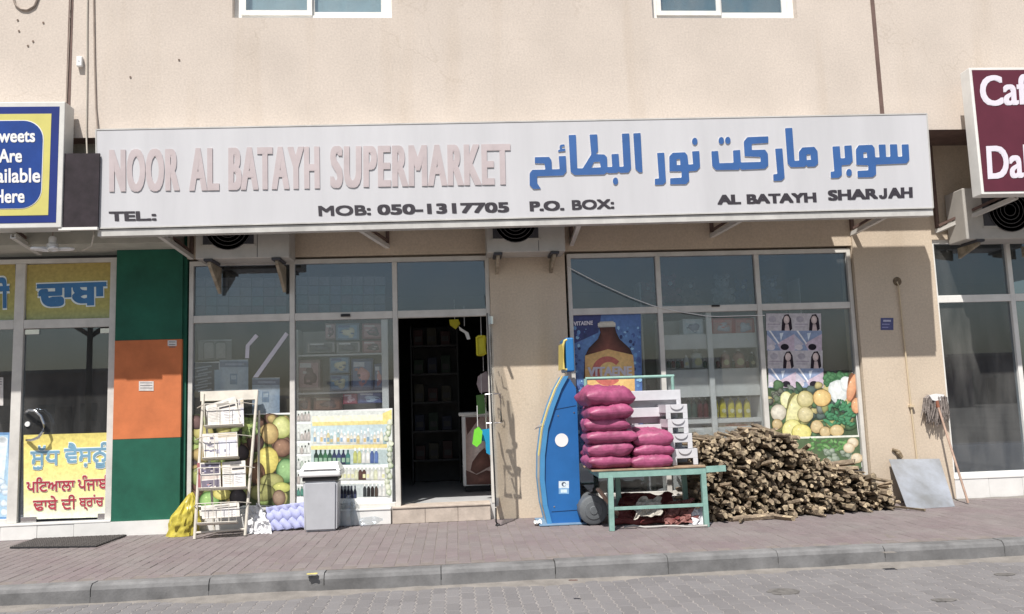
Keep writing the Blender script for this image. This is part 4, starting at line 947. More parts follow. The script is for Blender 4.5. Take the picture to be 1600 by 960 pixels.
def newspaper(quad, label, style, thick=.025):
    off = rN*.045
    P = [rk(*p)+off for p in quad]; c_ = sum(P, V())/4
    o = thing('newspaper', label, 'newspaper', (c_.x, c_.y, min(p.z for p in P)), 'newspapers on the rack')
    q = MB(); q.prism(P, -rN*thick); q.build('folded_sheets', M('newsprint', (.62, .60, .57), .9, .05, 9), o)
    def at(u, v): a_ = P[0].lerp(P[1], u); b_ = P[3].lerp(P[2], u); return a_.lerp(b_, v)+rN*.001
    pr = Print(at, rN, 3e-5)
    pr.rect(0, 0, 1, 1, (214, 208, 200))
    if style == 0:
        pr.rect(.35, .10, .75, .22, (150, 146, 140)); pr.rect(.42, .26, .95, .34, (70, 68, 72)); pr.rect(.5, .38, .92, .92, (222, 218, 216))
        for k in range(7): pr.rect(.54, .45+k*.065, .88-.1*(k % 3), .475+k*.065, (150, 150, 156))
        for k in range(10): pr.rect(.06, .2+k*.07, .4, .22+k*.07, (160, 156, 152))
    elif style == 1:
        for k in range(26): x = random.uniform(.02, .4); y = random.uniform(.05, .9); pr.rect(x, y, x+random.uniform(.04, .14), y+random.uniform(.03, .1), random.choice([(90, 86, 104), (160, 156, 170), (110, 106, 130), (200, 196, 196)]))
        pr.rect(.45, .34, .97, .92, (186, 186, 206)); pr.rect(.48, .38, .94, .88, (212, 212, 224)); pr.rect(.45, .05, .97, .2, (190, 176, 150)); pr.rect(.6, .7, .66, .82, (120, 120, 140))
    else:
        pr.rect(0, 0, .12, 1, (150, 70, 76)); pr.rect(.16, .05, .95, .42, (96, 90, 110)); pr.rect(.16, .5, .95, .62, (196, 180, 170)); pr.rect(.16, .66, .95, .97, (112, 104, 122))
        for k in range(20): x = random.uniform(.18, .8); y = random.choice([random.uniform(.08, .36), random.uniform(.7, .9)]); pr.rect(x, y, x+.1, y+.05, random.choice([(200, 190, 190), (60, 56, 76), (180, 120, 120), (150, 150, 180)]))
    pr.build('print', o, PAPER); return o
newspaper([(322, 636), (369, 621), (376, 664), (326, 666)], 'newspaper with a dark headline in the top basket of the rack', 0)
newspaper([(372, 626), (381, 624), (382, 668), (375, 668)], 'thin folded newspaper at the right end of the top basket', 1, .012)
newspaper([(317, 680), (371, 676), (373, 714), (320, 717)], 'newspaper with a pale box print in the second basket of the rack', 1)
newspaper([(309, 725), (345, 724), (346, 764), (311, 768)], 'newspaper with red strip and photos at the left of the third basket', 2)
newspaper([(348, 724), (384, 721), (385, 761), (349, 764)], 'white newspaper at the right of the third basket', 0)
newspaper([(315, 792), (374, 786), (376, 808), (317, 812)], 'pale newspaper lying low in the bottom basket of the rack', 0)

# ================================================================ SOFT AND CRUMPLED THINGS
def blob(name, mat, label, cat, base, rx, ry, h, seed, prof, fold=.12, group=None, n=48, m=30, lean=0.0):
    vs, fs = [], []
    for j in range(m+1):
        t = j/m; r = prof(t)
        for i in range(n):
            a_ = 2*math.pi*i/n; d_ = V((math.cos(a_), math.sin(a_), 0)); k = 1+fold*(noise.noise(V((d_.x*2.3+seed, d_.y*2.3, t*3)))+.6*noise.noise(V((d_.x*6+seed, d_.y*6, t*7)))+.35*abs(noise.noise(V((d_.x*11, d_.y*11+seed, t*5)))))
            vs.append(V((base.x+lean*t+d_.x*rx*r*k, base.y+d_.y*ry*r*k, base.z+h*t*(1+fold*.3*noise.noise(V((d_.x*3, d_.y*3, seed)))))))
    for j in range(m):
        for i in range(n): fs.append((j*n+i, j*n+(i+1) % n, (j+1)*n+(i+1) % n, (j+1)*n+i))
    fs += [tuple(range(n)), tuple(range(m*n, m*n+n))]
    q = MB(); q.add(vs, fs); o = q.build(name, mat, smooth=True); return tag(o, label, cat, group)
g0 = G(277, 840)
def bagprof(t): return 1-.05*t if t < .3 else .985-.80*((t-.3)/.7)**1.35
blob('plastic_bag', YBAG, 'full yellow plastic bag slumped on the pavement by the green pillar', 'bag', V((g0.x-.01, -.17, .002)), .155, .13, .44, 3.3, bagprof, .30, lean=.11)
def crumple(name, mat, label, cat, quad, depth, seed, n=26, amp=.05, edge=.0):
    vs, fs = [], []; a_, b_, c_, d_ = quad
    for j in range(n+1):
        for i in range(n+1):
            u, v = i/n, j/n; p = a_.lerp(b_, u).lerp(d_.lerp(c_, u), v)
            k = noise.noise(V((u*3.2+seed, v*3.2, 1)))+.5*(1-2*abs(noise.noise(V((u*5+seed, v*5, 2)))))+.35*noise.noise(V((u*10, v*10, seed)))
            p = p+V((edge*noise.noise(V((u*6, v*6, seed+5))), -amp*k, edge*noise.noise(V((u*5, v*6, seed+9))))); p.z = max(.004, p.z); vs.append(p)
    for j in range(n):
        for i in range(n): fs.append((j*(n+1)+i, j*(n+1)+i+1, (j+1)*(n+1)+i+1, (j+1)*(n+1)+i))
    q = MB(); q.add(vs, fs); o = q.build(name, mat)
    so_ = o.modifiers.new('thickness', 'SOLIDIFY'); so_.thickness = depth
    return tag(o, label, cat)
crumple('crumpled_sheet', WBAG, 'crumpled white sheet leaning between the newspaper rack and the foam mat', 'sheet', [W(388, 838, -.30), W(428, 836, -.32), W(408, 786, -.14), W(384, 796, -.12)], .004, 2.2, amp=.06, edge=.04)
q = MB(); vs, fs = [], []; nx, ny = 56, 30
fa, fb, fc, fd = W(421, 831, -.16), W(482, 824, -.16), W(478, 785, -.03), W(416, 794, -.03)
for j in range(ny+1):
    for i in range(nx+1):
        p = fa.lerp(fb, i/nx).lerp(fd.lerp(fc, i/nx), j/ny); k = abs(math.sin(j/ny*math.pi*2.5+.5*math.sin(i/nx*math.pi*9)))+.35*math.sin(i/nx*math.pi*9+j*.35); p = p+V((0, -.022*k, .006*k)); p.z = max(p.z, .004); vs.append(p)
for j in range(ny):
    for i in range(nx): fs.append((j*(nx+1)+i, j*(nx+1)+i+1, (j+1)*(nx+1)+i+1, (j+1)*(nx+1)+i))
q.add(vs, fs); o = q.build('foam_mat', FOAM, smooth=True); o.modifiers.new('thickness', 'SOLIDIFY').thickness = .02
tag(o, 'lavender egg crate foam mat leaning against the plinth left of the bin', 'foam mat')

# ================================================================ BIN AND BOTTLES
bc = G(501, 829); by0 = -.36; xb0, xb1 = W(475, 826, by0).x, W(526, 826, by0).x; zt0 = W(500, 752, by0).z
BN = thing('litter_bin', 'grey plastic swing bin with white lid standing before the shampoo poster', 'bin', ((xb0+xb1)/2, by0+.16, 0))
bm = bmesh.new(); bmesh.ops.create_cube(bm, size=1)
for v in bm.verts:
    up = v.co.z > 0; w = (xb1-xb0)*(1.06 if up else 1.0); dd = .30*(1.06 if up else 1)
    v.co = V(((xb0+xb1)/2+v.co.x*w, by0+.15+v.co.y*dd, zt0 if up else .003))
bmesh.ops.bevel(bm, geom=[e for e in bm.edges], offset=.022, segments=3, affect='EDGES'); bm.verts.index_update()
q = MB(); q.add([v.co.copy() for v in bm.verts], [[v.index for v in f.verts] for f in bm.faces]); bm.free(); q.build('body', BINM, BN, smooth=True)
zl = W(500, 727, by0).z+.02; xm = (xb0+xb1)/2; hw = (xb1-xb0)*.64
q = MB(); q.bbox(xm-hw*.86, xm+hw*.86, by0-.006, by0+.31, zt0+.001, zt0+.045, .008); q.build('bin_liner', BLACK, BN)
def ring(z, w, d0, d1): return [V((xm-w, d0, z)), V((xm+w, d0, z)), V((xm+w, d1, z)), V((xm-w, d1, z))]
q = MB(); q.bbox(xm-hw, xm+hw, by0-.03, by0+.34, zt0+.046, zt0+.11, .018)
lp = [ring(zt0+.11, hw*.98, by0-.025, by0+.335), ring(zl, hw*.80, by0+.06, by0+.25)]
q.add(lp[0]+lp[1], [(i, (i+1) % 4, 4+(i+1) % 4, 4+i) for i in range(4)]+[(4, 5, 6, 7)]); q.build('lid', WHITE, BN)
a_ = ring(zt0+.125, hw*.80, by0-.024, by0+.3); b_ = ring(zl-.012, hw*.70, by0+.052, by0+.22)
q = MB(); q.prism([a_[0]+V((0, -.004, 0)), a_[1]+V((0, -.004, 0)), b_[1]+V((0, -.004, 0)), b_[0]+V((0, -.004, 0))], V((0, -.006, .004))); q.build('swing_flap', M('flap_grey', (.62, .62, .63), .45, .05, 9), BN)
def clear_bottle(px, py, h, r, lean, label):
    p = G(px, py); q = MB(); q.lathe((0, 0, 0), [(r*.8, 0), (r, .01), (r, h*.55), (r*.9, h*.6), (r, h*.66), (r*.7, h*.82), (r*.32, h*.92), (r*.32, h)], 16)
    R = Matrix.Rotation(lean, 3, 'Y'); q.v = [tuple(R @ V(v)+V((p.x, p.y, .004+(r if abs(lean) > 1 else 0)))) for v in q.v]
    tag(q.build('plastic_bottle', CLEARP, smooth=True), label, 'bottle', 'empty bottles beside the bin')
clear_bottle(543, 822, .34, .075, .05, 'clear empty bottle standing right beside the bin'); clear_bottle(557, 821, .30, .06, -.12, 'clear empty bottle leaning farther from the bin'); clear_bottle(562, 823, .26, .045, 1.5, 'clear empty bottle lying flat at the foot of the white plinth')

# ================================================================ PAYMENT KIOSK
ky = -.62; kd = .42; K = lambda x, y, Y=ky: W(x, y, Y)
KS = thing('payment_kiosk', 'blue curved payment kiosk with yellow edge beside the plaster pillar', 'kiosk', (K(880, 822).x, ky+.2, 0))
body = [(860, 822), (853, 790), (848, 750), (848, 712), (853, 672), (863, 640), (874, 612), (884, 592), (890, 592), (900, 607), (902, 640), (908, 820)]
q = MB(); q.prism([K(*p) for p in body], (0, kd, 0)); q.build('body', KBLUE, KS)
edge = [(856, 822), (848, 790), (843.5, 750), (844, 712), (849, 670), (859, 637), (870, 608), (881, 588)]
for w_, o_, yy0, yy1, nm, mt in ((.03, 0, ky-.025, ky+.05, 'side_rim', KLBLUE), (.03, 0, ky+kd-.05, ky+kd+.025, 'side_rim', KLBLUE), (.012, -.012, ky+.05, ky+kd-.05, 'front_panel', M('kiosk_front', (.55, .50, .40), .4, .06, 4))):
    pts = [K(*p) for p in edge]; q = MB()
    out_ = [V((p.x+o_*0, 0, p.z)) for p in pts]; inn = [V((p.x+w_, 0, p.z)) for p in pts]
    q.prism([V((p.x-o_*.6, yy0, p.z)) for p in out_]+[V((p.x+.02, yy0, p.z)) for p in reversed(inn)], (0, yy1-yy0, 0)); q.build(nm, mt, KS)
q = MB(); q.tube([K(x-2.5, y, ky-.01) for x, y in edge[3:]], .008, 6); q.build('yellow_trim', YELP, KS)
a_, b_ = K(885, 581), K(897, 528)
q = MB(); q.bbox(a_.x, K(897, 560).x, ky-.03, ky+kd+.03, a_.z, b_.z, .015); q.build('top_box', M('kiosk_top_blue', (.03, .19, .46), .45, .05, 4), KS)
q = MB(); q.tube([K(886, 578, ky-.02), K(881, 577, ky-.02), K(880, 540, ky-.02), K(882, 533, ky-.02), K(886, 531, ky-.02)], .014, 8); q.tube([K(886, 578, ky+kd), K(881, 577, ky+kd), K(880, 540, ky+kd), K(882, 533, ky+kd), K(886, 531, ky+kd)], .014, 8)
q.prism([V((K(881, 577).x-.008, ky, K(881, 577).z)), V((K(881, 577).x+.004, ky, K(881, 577).z)), V((K(881, 533).x+.004, ky, K(881, 536).z)), V((K(881, 533).x-.008, ky, K(881, 536).z))], (0, kd, 0)); q.build('sign_frame', YELP, KS)
q = MB(); q.bbox(K(888, 595).x, K(896, 595).x, ky+.12, ky+.3, K(888, 604).z, K(888, 582).z+.01, .006); q.build('neck', ALU, KS)
q = MB()
for p0, p1 in (((862, 800), (906, 797)), ((868, 640), (900, 634))): a1, b1 = K(*p0, ky-.001), K(*p1, ky-.001); q.bar(a1, b1, .003, .006)
q.build('panel_seam', M('seam_dark_blue', (.008, .03, .09), .6), KS)
for px_, py_ in ((866, 792), (902, 789), (872, 650), (897, 645)):
    q = MB(); q.lathe(K(px_, py_, ky-.001), [(.009, 0), (.008, -.003)], 10, axis='Y'); q.build('screw', STEEL, KS)
q = MB(); c_ = K(877.5, 688, ky-.001); q.lathe(c_, [(.073, 0), (.073, -.003)], 24, axis='Y'); q.build('round_sticker', WHITE, KS)
pr = Print(lambda x, y: W(x, y, ky-.0015)); pr.rect(873, 752, 889, 772, (206, 222, 234)); pr.rect(873, 763, 889, 772, (90, 160, 214)); pr.ell(881, 757, 3.6, 3.6, (70, 84, 110), n=14); pr.ell(882, 757.5, 2.1, 2.1, (206, 222, 234), n=12); pr.rect(876, 765, 886, 770, (200, 226, 240)); pr.build('square_sticker', KS)
q = MB(); q.bbox(K(842, 822).x, K(915, 818).x, ky-.09, ky+kd+.06, .003, .018, .004); q.build('base_plate', M('kiosk_plate', (.16, .26, .38), .6, .1, 6), KS)
q = MB(); c_ = W(842, 664, ky+.1); q.prism([W(857, 652, ky+.05), W(838, 668, ky-.03), W(834, 672, ky-.02), W(855, 664, ky+.05)], (0, .002, 0)); q.build('paper_slip', WHITE, KS)
crumple('paper_scrap', WHITE, 'small white scrap on the kiosk base plate', 'paper', [V((K(839, 815).x-.03, ky-.02, .028)), V((K(846, 815).x, ky-.02, .028)), V((K(846, 815).x, ky+.08, .05)), V((K(839, 815).x-.03, ky+.08, .04))], .003, 6, n=8, amp=.02, edge=.02)

# ================================================================ TURQUOISE TABLE
tyf = -1.20; tyb = -.62
zt = W(1000, 735, tyf).z
TB = thing('market_table', 'turquoise metal table with plank top and rear rail in front of the windows', 'table', (W(1030, 800, tyf).x, -.9, 0))
def leg(xb, yb, xt, Y):
    a_ = W(xb, yb, Y); b_ = W(xt, 735, Y); q = MB(); q.bar(V((a_.x, Y, .003)), V((b_.x, Y, zt-.05)), .05, .05, up=V((0, 1, 0))); q.build('leg', TURQ, TB); return a_.x, b_.x
l1 = leg(956, 829, 953, tyf); l2 = leg(1104, 825, 1098, tyf); l3 = leg(968, 800, 964, tyb); l4 = leg(1072, 795, 1068, tyb)
X0t, X1t = W(935, 740, tyf).x, W(1102, 735, tyf).x
q = MB(); q.bar(V((X0t, tyf, zt-.025)), V((X1t, tyf, zt-.025)), .04, .075); q.build('front_rail', TURQ, TB)
q = MB(); q.bar(V((X1t+.002, tyf+.01, zt-.02)), V((W(1134, 735, tyf).x, tyf+.01, zt-.015)), .035, .06); q.build('carrying_handle', TURQ, TB)
q = MB(); q.bar(V((X0t, tyb, zt-.025)), V((X1t, tyb, zt-.025)), .04, .06); q.build('rear_rail', TURQ, TB)
for x in (X0t+.02, X1t-.02): q = MB(); q.bar(V((x, tyf+.02, zt-.025)), V((x, tyb-.02, zt-.025)), .04, .06); q.build('side_rail', TURQ, TB)
zc_ = W(1030, 792, tyf).z; q = MB(); q.bar(V((l1[0]+.02, tyf, zc_)), V((l2[0]-.02, tyf, zc_)), .03, .03); q.build('stretcher', TURQ, TB)
xr1, xr0 = W(1051, 600, tyb).x, W(915, 600, tyb).x; zr1 = W(1000, 589.5, tyb).z
q = MB(); q.tube([V((xr1, tyb, zt-.03)), V((xr1, tyb, zr1))], .02, 10); q.build('rail_post', TURQ, TB, smooth=True)
q = MB(); q.tube([V((xr0, tyb, zt-.03)), V((xr0, tyb, zr1))], .02, 10); q.build('rail_post', TURQ, TB, smooth=True)
q = MB(); q.tube([V((xr0, tyb, zr1)), V((xr1+.02, tyb, zr1))], .018, 10); q.build('rear_top_rail', TURQ, TB, smooth=True)
npk = 6
for k in range(npk):
    y0_ = tyf-.03+k*(tyb-tyf+.06)/npk; q = MB(); q.bbox(X0t-.05-.02*random.random(), X1t-.01+.02*random.random(), y0_+.003, y0_+(tyb-tyf+.06)/npk-.004, zt+.002+.003*random.random(), zt+.02, .003); q.build('plank', TOPWOOD, TB)
# ---- pink sacks
def sack(cx, cy, cz, L, D, H, seed, rz, label, tilt=0):
    n, m = 34, 22; vs, fs = [], []
    def pt(u, v, s):
        a_ = max(0, 1-abs(u)**3.2)*max(0, 1-abs(v)**2.8); h = (a_**.42)*.5*H
        wr = noise.noise(V((u*1.6+seed, v*1.6, s)))*.30+(1-2*abs(noise.noise(V((u*2.4+seed, v*2.4, s*2)))))*.16-abs(noise.noise(V((u*5, v*4+seed, s))))*.22
        dr_ = .12*abs(u)**6; zz = s*h*(1+wr)+(.10*H*noise.noise(V((u*2, v*2, seed))))*(abs(u)**2)
        kx = 1+.05*noise.noise(V((v*1.4, seed, 0)))*abs(u)**4; ky_ = 1-.12*abs(u)**5+.05*noise.noise(V((u*1.6, seed, 2)))
        return V((u*L/2*kx, v*D/2*ky_, zz))
    for s in (1, -1):
        k = len(vs)
        for j in range(m+1):
            for i in range(n+1): vs.append(pt(math.sin((i/n-.5)*math.pi), math.sin((j/m-.5)*math.pi), s))
        for j in range(m):
            for i in range(n): fs.append((k+j*(n+1)+i, k+j*(n+1)+i+1, k+(j+1)*(n+1)+i+1, k+(j+1)*(n+1)+i))
    R = Matrix.Rotation(rz, 3, 'Z') @ Matrix.Rotation(tilt, 3, 'Y')
    q = MB(); q.add([R @ v+V((cx, cy, cz)) for v in vs], fs); o = q.build('sack', PINKBAG, smooth=True); return tag(o, label, 'sack', 'pink sacks on the turquoise table')
sy = -1.0
lev = [(719, 985, 922, 'lowest'), (701, 984, 922, 'second'), (682, 989, 919, 'third'), (662, 983, 922, 'fourth'), (645, 983, 922, 'fifth'), (627, 988, 918, 'topmost')]
for i, (yc, xr, xl, wd) in enumerate(lev):
    a_ = W(xl-4, yc, sy-.12); b_ = W(xr+3, yc-1, sy-.12); L = b_.x-a_.x
    Hs = .18+rj(.012) if i < 5 else .235
    sack((a_.x+b_.x)/2+rj(.022), sy+rj(.025), zt+.09+i*.128+(.02 if i == 5 else 0), L*1.03, .46, Hs, i*3.7+1, rj(.11), wd+' pink sack in the tall stack beside the kiosk', tilt=rj(.05))
for i, (yc, xr, xl, wd) in enumerate([(721, 1046, 987, 'lowest'), (706, 1048, 990, 'second'), (690, 1049, 992, 'topmost')]):
    a_ = W(xl-2, yc, sy-.12); b_ = W(xr+4, yc-1, sy-.12)
    sack((a_.x+b_.x)/2, sy-.02+rj(.02), zt+.08+i*.11, b_.x-a_.x, .36, (.165 if i < 2 else .19), i*5.1+40, rj(.07), wd+' pink sack in the short stack beside the grey crates', tilt=rj(.03))
for i, (px, py, wd) in enumerate(((922, 706, 'low'), (923, 672, 'middle'), (922, 640, 'upper'))):
    c_ = W(px+26, py, sy+.25); sack(c_.x, sy+.27, c_.z, .50, .40, .2, 60+i*7, rj(.1), wd+' pink sack half hidden behind the tall stack', tilt=rj(.05))
c_ = W(1012, 681, sy+.2); sack(c_.x, sy+.2, c_.z, .44, .36, .17, 91, .1, 'pink sack lying farther back on top of the short stack', tilt=.06)
# ---- stacked crates
def crate(x0_, x1_, y0_, y1_, z0_, z1_, label, lip=True):
    h = z1_-z0_; t = .014; o = thing('plastic_crate', label, 'crate', ((x0_+x1_)/2, (y0_+y1_)/2, z0_), 'grey stacking crates on the table')
    for s_, nm in ((0, 'end_wall'), (1, 'end_wall')):
        xx = x0_ if s_ == 0 else x1_-t; q = MB(); q.box(xx, xx+t, y0_+t, y1_-t, z0_+h*.45, z1_); q.build(nm, CRATE, o)
    q = MB(); q.bbox(x0_, x1_, y0_, y0_+t, z0_+h*.42, z1_, .003)
    q.bbox(x0_, x0_+.05, y0_, y0_+t, z0_+.001, z0_+h*.42, .003); q.bbox(x1_-.05, x1_, y0_, y0_+t, z0_+.001, z0_+h*.42, .003); q.build('front_wall', CRATE, o)
    q = MB(); q.bbox(x0_, x1_, y1_-t, y1_, z0_+.001, z1_, .003); q.build('back_wall', CRATE, o)
    q = MB(); q.box(x0_+t, x1_-t, y0_+t, y1_-t, z0_+h*.42, z0_+h*.5); q.build('tray_floor', CRATE, o)
    if lip:
        q = MB(); xm_ = (x0_+x1_)/2; q.prism([V((xm_+.07*math.cos(math.pi*k/10), y0_-.012, z1_-.055*math.sin(math.pi*k/10))) for k in range(11)], (0, .012, 0)); q.build('hand_lip', CRATE, o)
cyf = -1.08
cz = [W(1060, y, cyf).z for y in (730, 702, 678, 655, 632)]; cz[0] = zt+.022
cx1 = [W(x, 690, cyf).x for x in (1089, 1082, 1077, 1077)]
cx0 = [W(x, 690, cyf).x for x in (1049, 1047, 1045, 1043)]
for i, wd in enumerate(('lowest', 'second', 'third', 'topmost')):
    crate(cx0[i], cx1[i], cyf, cyf+.42, cz[i]+.001, cz[i+1], wd+' narrow grey crate in the stepped stack on the table')
yb_ = -.78
for i, (x0_, x1_, y0_, y1_, wd) in enumerate(((972, 1060, 700, 683, 'lowest'), (972, 1052, 676, 662, 'second'), (972, 1048, 655, 636, 'third'), (968, 1063, 630, 609, 'topmost'))):
    a_ = W(x0_, y0_, yb_); b_ = W(x1_, y1_, yb_); crate(a_.x, b_.x, yb_, yb_+.13, a_.z-.06, b_.z, wd+' wide grey crate behind the pink sacks', lip=False)
# ---- things under the table
dc = W(928, 794, -.82); rr = .155
DM = thing('plastic_drum', 'dark grey drum lying on its side under the table next to the kiosk', 'drum', (dc.x, -.6, 0))
q = MB(); q.lathe((dc.x, -.80, rr+.004), [(rr*.86, 0), (rr*.97, .01), (rr, .04), (rr, .17), (rr*.95, .19), (rr, .21), (rr*.98, .42), (rr*.9, .44)], 30, axis='Y'); q.build('shell', DRUMG, DM, smooth=True)
q = MB(); q.lathe((dc.x, -.806, rr+.004), [(rr*.62, .006), (rr*.60, -.002), (rr*.30, -.003), (rr*.26, -.010)], 24, axis='Y'); q.build('end_boss', DRUMG, DM, smooth=True)
def roll(px0, py0, Y0, px1, py1, Y1, r, mat, label):
    a_ = G(px0, py0); b_ = G(px1, py1); q = MB(); pts = [a_.lerp(b_, k/8)+V((0, 0, r+.004+.012*math.sin(k*1.7))) for k in range(9)]; pts = [V((p.x, p.y+.02*math.sin(i*2.1), max(r+.003, p.z))) for i, p in enumerate(pts)]
    q.tube(pts, [r*(1+.12*math.sin(i*2.7)) for i in range(9)], 12); return tag(q.build('banner_roll', mat, smooth=True), label, 'banner', 'old banners under the table')
roll(960, 822, 0, 1092, 818, 0, .035, BANNERM, 'rolled dark red banner lying across the front under the table')
roll(975, 826, 0, 1105, 825, 0, .010, M('dusty_white', (.45, .43, .41), .8, .1, 9), 'thin white roll lying in front of the dark red banner')
crumple('banner', BANNERM, 'crumpled dark red banner heaped under the table', 'banner', [W(965, 815, -.85), W(1060, 812, -.95), W(1050, 772, -.62), W(968, 770, -.60)], .004, 4.1, n=34, amp=.09, edge=.05)
crumple('banner', M('maroon_banner', (.24, .10, .09), .6, .15, 7), 'brownish crumpled banner with a white edge under the right table end', 'banner', [W(1035, 820, -1.0), W(1080, 818, -1.02), W(1084, 782, -.85), W(1042, 784, -.8)], .004, 7.7, n=26, amp=.08, edge=.05)
crumple('crumpled_sheet', WBAG, 'pale crumpled sheet behind the right leg of the turquoise table', 'sheet', [W(1080, 822, -1.05), W(1108, 822, -1.0), W(1098, 790, -.85), W(1078, 792, -.85)], .004, 9.4, n=18, amp=.05, edge=.04)
crumple('crumpled_sheet', M('cream_sheet', (.5, .47, .42), .7, .1, 8), 'pale printed sheet crumpled on the dark red banner', 'sheet', [W(990, 806, -.99), W(1032, 804, -1.0), W(1030, 776, -.85), W(994, 780, -.85)], .004, 5.5, n=18, amp=.05, edge=.05)
q = MB(); q.bar(W(934, 764, -.95), G(975, 818)+V((0, 0, .02)), .05, .02); tag(q.build('wooden_lath', POLEW), 'wooden lath leaning under the left end of the turquoise table', 'lath')

# ================================================================ FIREWOOD
def log_mesh(seed):
    rnd = random.Random(seed); n = rnd.choice([4, 5, 5, 6, 7]); L = 1.0; rings = 5; q = MB(); vs = []
    base = [(2*math.pi*(k+rnd.uniform(-.25, .25))/n, rnd.uniform(.72, 1.15)) for k in range(n)]; bx = rnd.uniform(-.25, .25); bz = rnd.uniform(-.2, .2)
    for j in range(rings+1):
        t = j/rings; s = 1+.12*rnd.uniform(-1, 1)
        for a_, r in base: vs.append(V((r*s*math.cos(a_+t*.25)+bx*math.sin(t*3.1), t-.5+(.03*rnd.uniform(-1, 1) if j in (0, rings) else 0), r*s*math.sin(a_+t*.25)+bz*math.sin(t*3.1))))
    fs = [(j*n+k, j*n+(k+1) % n, (j+1)*n+(k+1) % n, (j+1)*n+k) for j in range(rings) for k in range(n)]
    me = bpy.data.meshes.new('firewood_log'); me.from_pydata(vs, [], fs+[tuple(range(n)), tuple(range(rings*n, rings*n+n))]); me.materials.append(BARK); me.materials.append(LOGEND)
    for p in me.polygons: p.material_index = 1 if len(p.vertices) == n and p.index >= len(fs) or rnd.random() < .12 else 0
    bm = bmesh.new(); bm.from_mesh(me); bmesh.ops.recalc_face_normals(bm, faces=bm.faces); bm.to_mesh(me); bm.free(); return me
LM = [log_mesh(i) for i in range(14)]
outl = [(1088, 712), (1100, 690), (1128, 684), (1160, 683), (1180, 676), (1200, 671), (1235, 676), (1258, 694), (1285, 706), (1312, 726), (1340, 733), (1372, 742), (1396, 760), (1414, 784), (1420, 800)]
px_y = lambda x: -1.00+(x-2.55)/(4.95-2.55)*.32
tops = []
for px, py in outl:
    p = W(px, py, -.80+.0*px); tops.append((p.x, p.z))
def top_at(x):
    for (a_, za), (b_, zb2) in zip(tops, tops[1:]):
        if a_ <= x <= b_: return za+(zb2-za)*(x-a_)/(b_-a_)
    return 0
logs = []; sp_ = .052; j = 0; z = .024
rnd = random.Random(5)
while z < 1.2:
    x = tops[0][0]+.02+(sp_/2 if j % 2 else 0)
    while x < tops[-1][0]+.02:
        if z < top_at(x)-.035: logs.append((x+rnd.gauss(0, .008), z+rnd.gauss(0, .006)))
        x += sp_
    z += sp_*.80; j += 1
nobj = 0; vsS, fsS, mS = [], [], []
def place(x, z, dy, front=True, flat=None):
    global nobj
    me = rnd.choice(LM); r = rnd.choice([rnd.uniform(.014, .022), rnd.uniform(.020, .030), rnd.uniform(.026, .038)]); Ln = rnd.uniform(.36, .62)
    lean = (1-z/.9)*.0
    y = px_y(x)+.30+z*.16+rnd.gauss(0, .05)+dy
    rot = (rnd.gauss(0, .13), rnd.uniform(0, 6.28), rnd.gauss(0, .22)) if flat is None else flat
    Mx = Matrix.Translation((x, y, max(z, r*.9))) @ (Matrix.Rotation(rot[2], 4, 'Z') @ Matrix.Rotation(rot[0], 4, 'X') @ Matrix.Rotation(rot[1], 4, 'Y')) @ Matrix.Diagonal((r, Ln, r, 1))
    if nobj < 300 and front:
        o = bpy.data.objects.new('firewood_log', me); C.objects.link(o); o.matrix_world = Mx; nobj += 1
        tag(o, 'split firewood log in the heap between the turquoise table and the metal sheet', 'log', 'firewood logs in the heap')
    else:
        k = len(vsS); vsS.extend([tuple(Mx @ v.co) for v in me.vertices]); fsS.extend([tuple(i+k for i in p.vertices) for p in me.polygons]); mS.extend([p.material_index for p in me.polygons])
print('logs in face', len(logs))
crest = [(x, z) for x, z in logs if z > top_at(x)-.085][::2]
for x, z in crest: place(x, z+.035, .02+rnd.uniform(-.08, .08), front=True, flat=(rnd.gauss(.05, .15), rnd.uniform(0, 6.28), rnd.gauss(0, .55)))
logs.sort(key=lambda t: -t[1]*.3+rnd.random())
for x, z in logs: place(x, z, 0)
for x, z in logs:
    place(x+.03, z-.005, .42, front=False)
for k in range(46):                                         # loose chips and short ends at the foot
    x = rnd.uniform(tops[0][0]+.05, tops[-1][0]+.05); place(x, .03, -.26+rnd.gauss(0, .03), front=False, flat=(rnd.gauss(0, .1), rnd.uniform(0, 6.28), rnd.uniform(0, 3.1))) if k < 7 else None
me = bpy.data.meshes.new('firewood'); me.from_pydata(vsS, [], fsS); me.materials.append(BARK); me.materials.append(LOGEND); me.polygons.foreach_set('material_index', mS)
bm = bmesh.new(); bm.from_mesh(me); bmesh.ops.recalc_face_normals(bm, faces=bm.faces); bm.to_mesh(me); bm.free()
o = bpy.data.objects.new('firewood', me); C.objects.link(o); tag(o, 'rest of the firewood heap behind the front logs', kind='stuff')
print('log objects', nobj, 'joined', len(vsS))

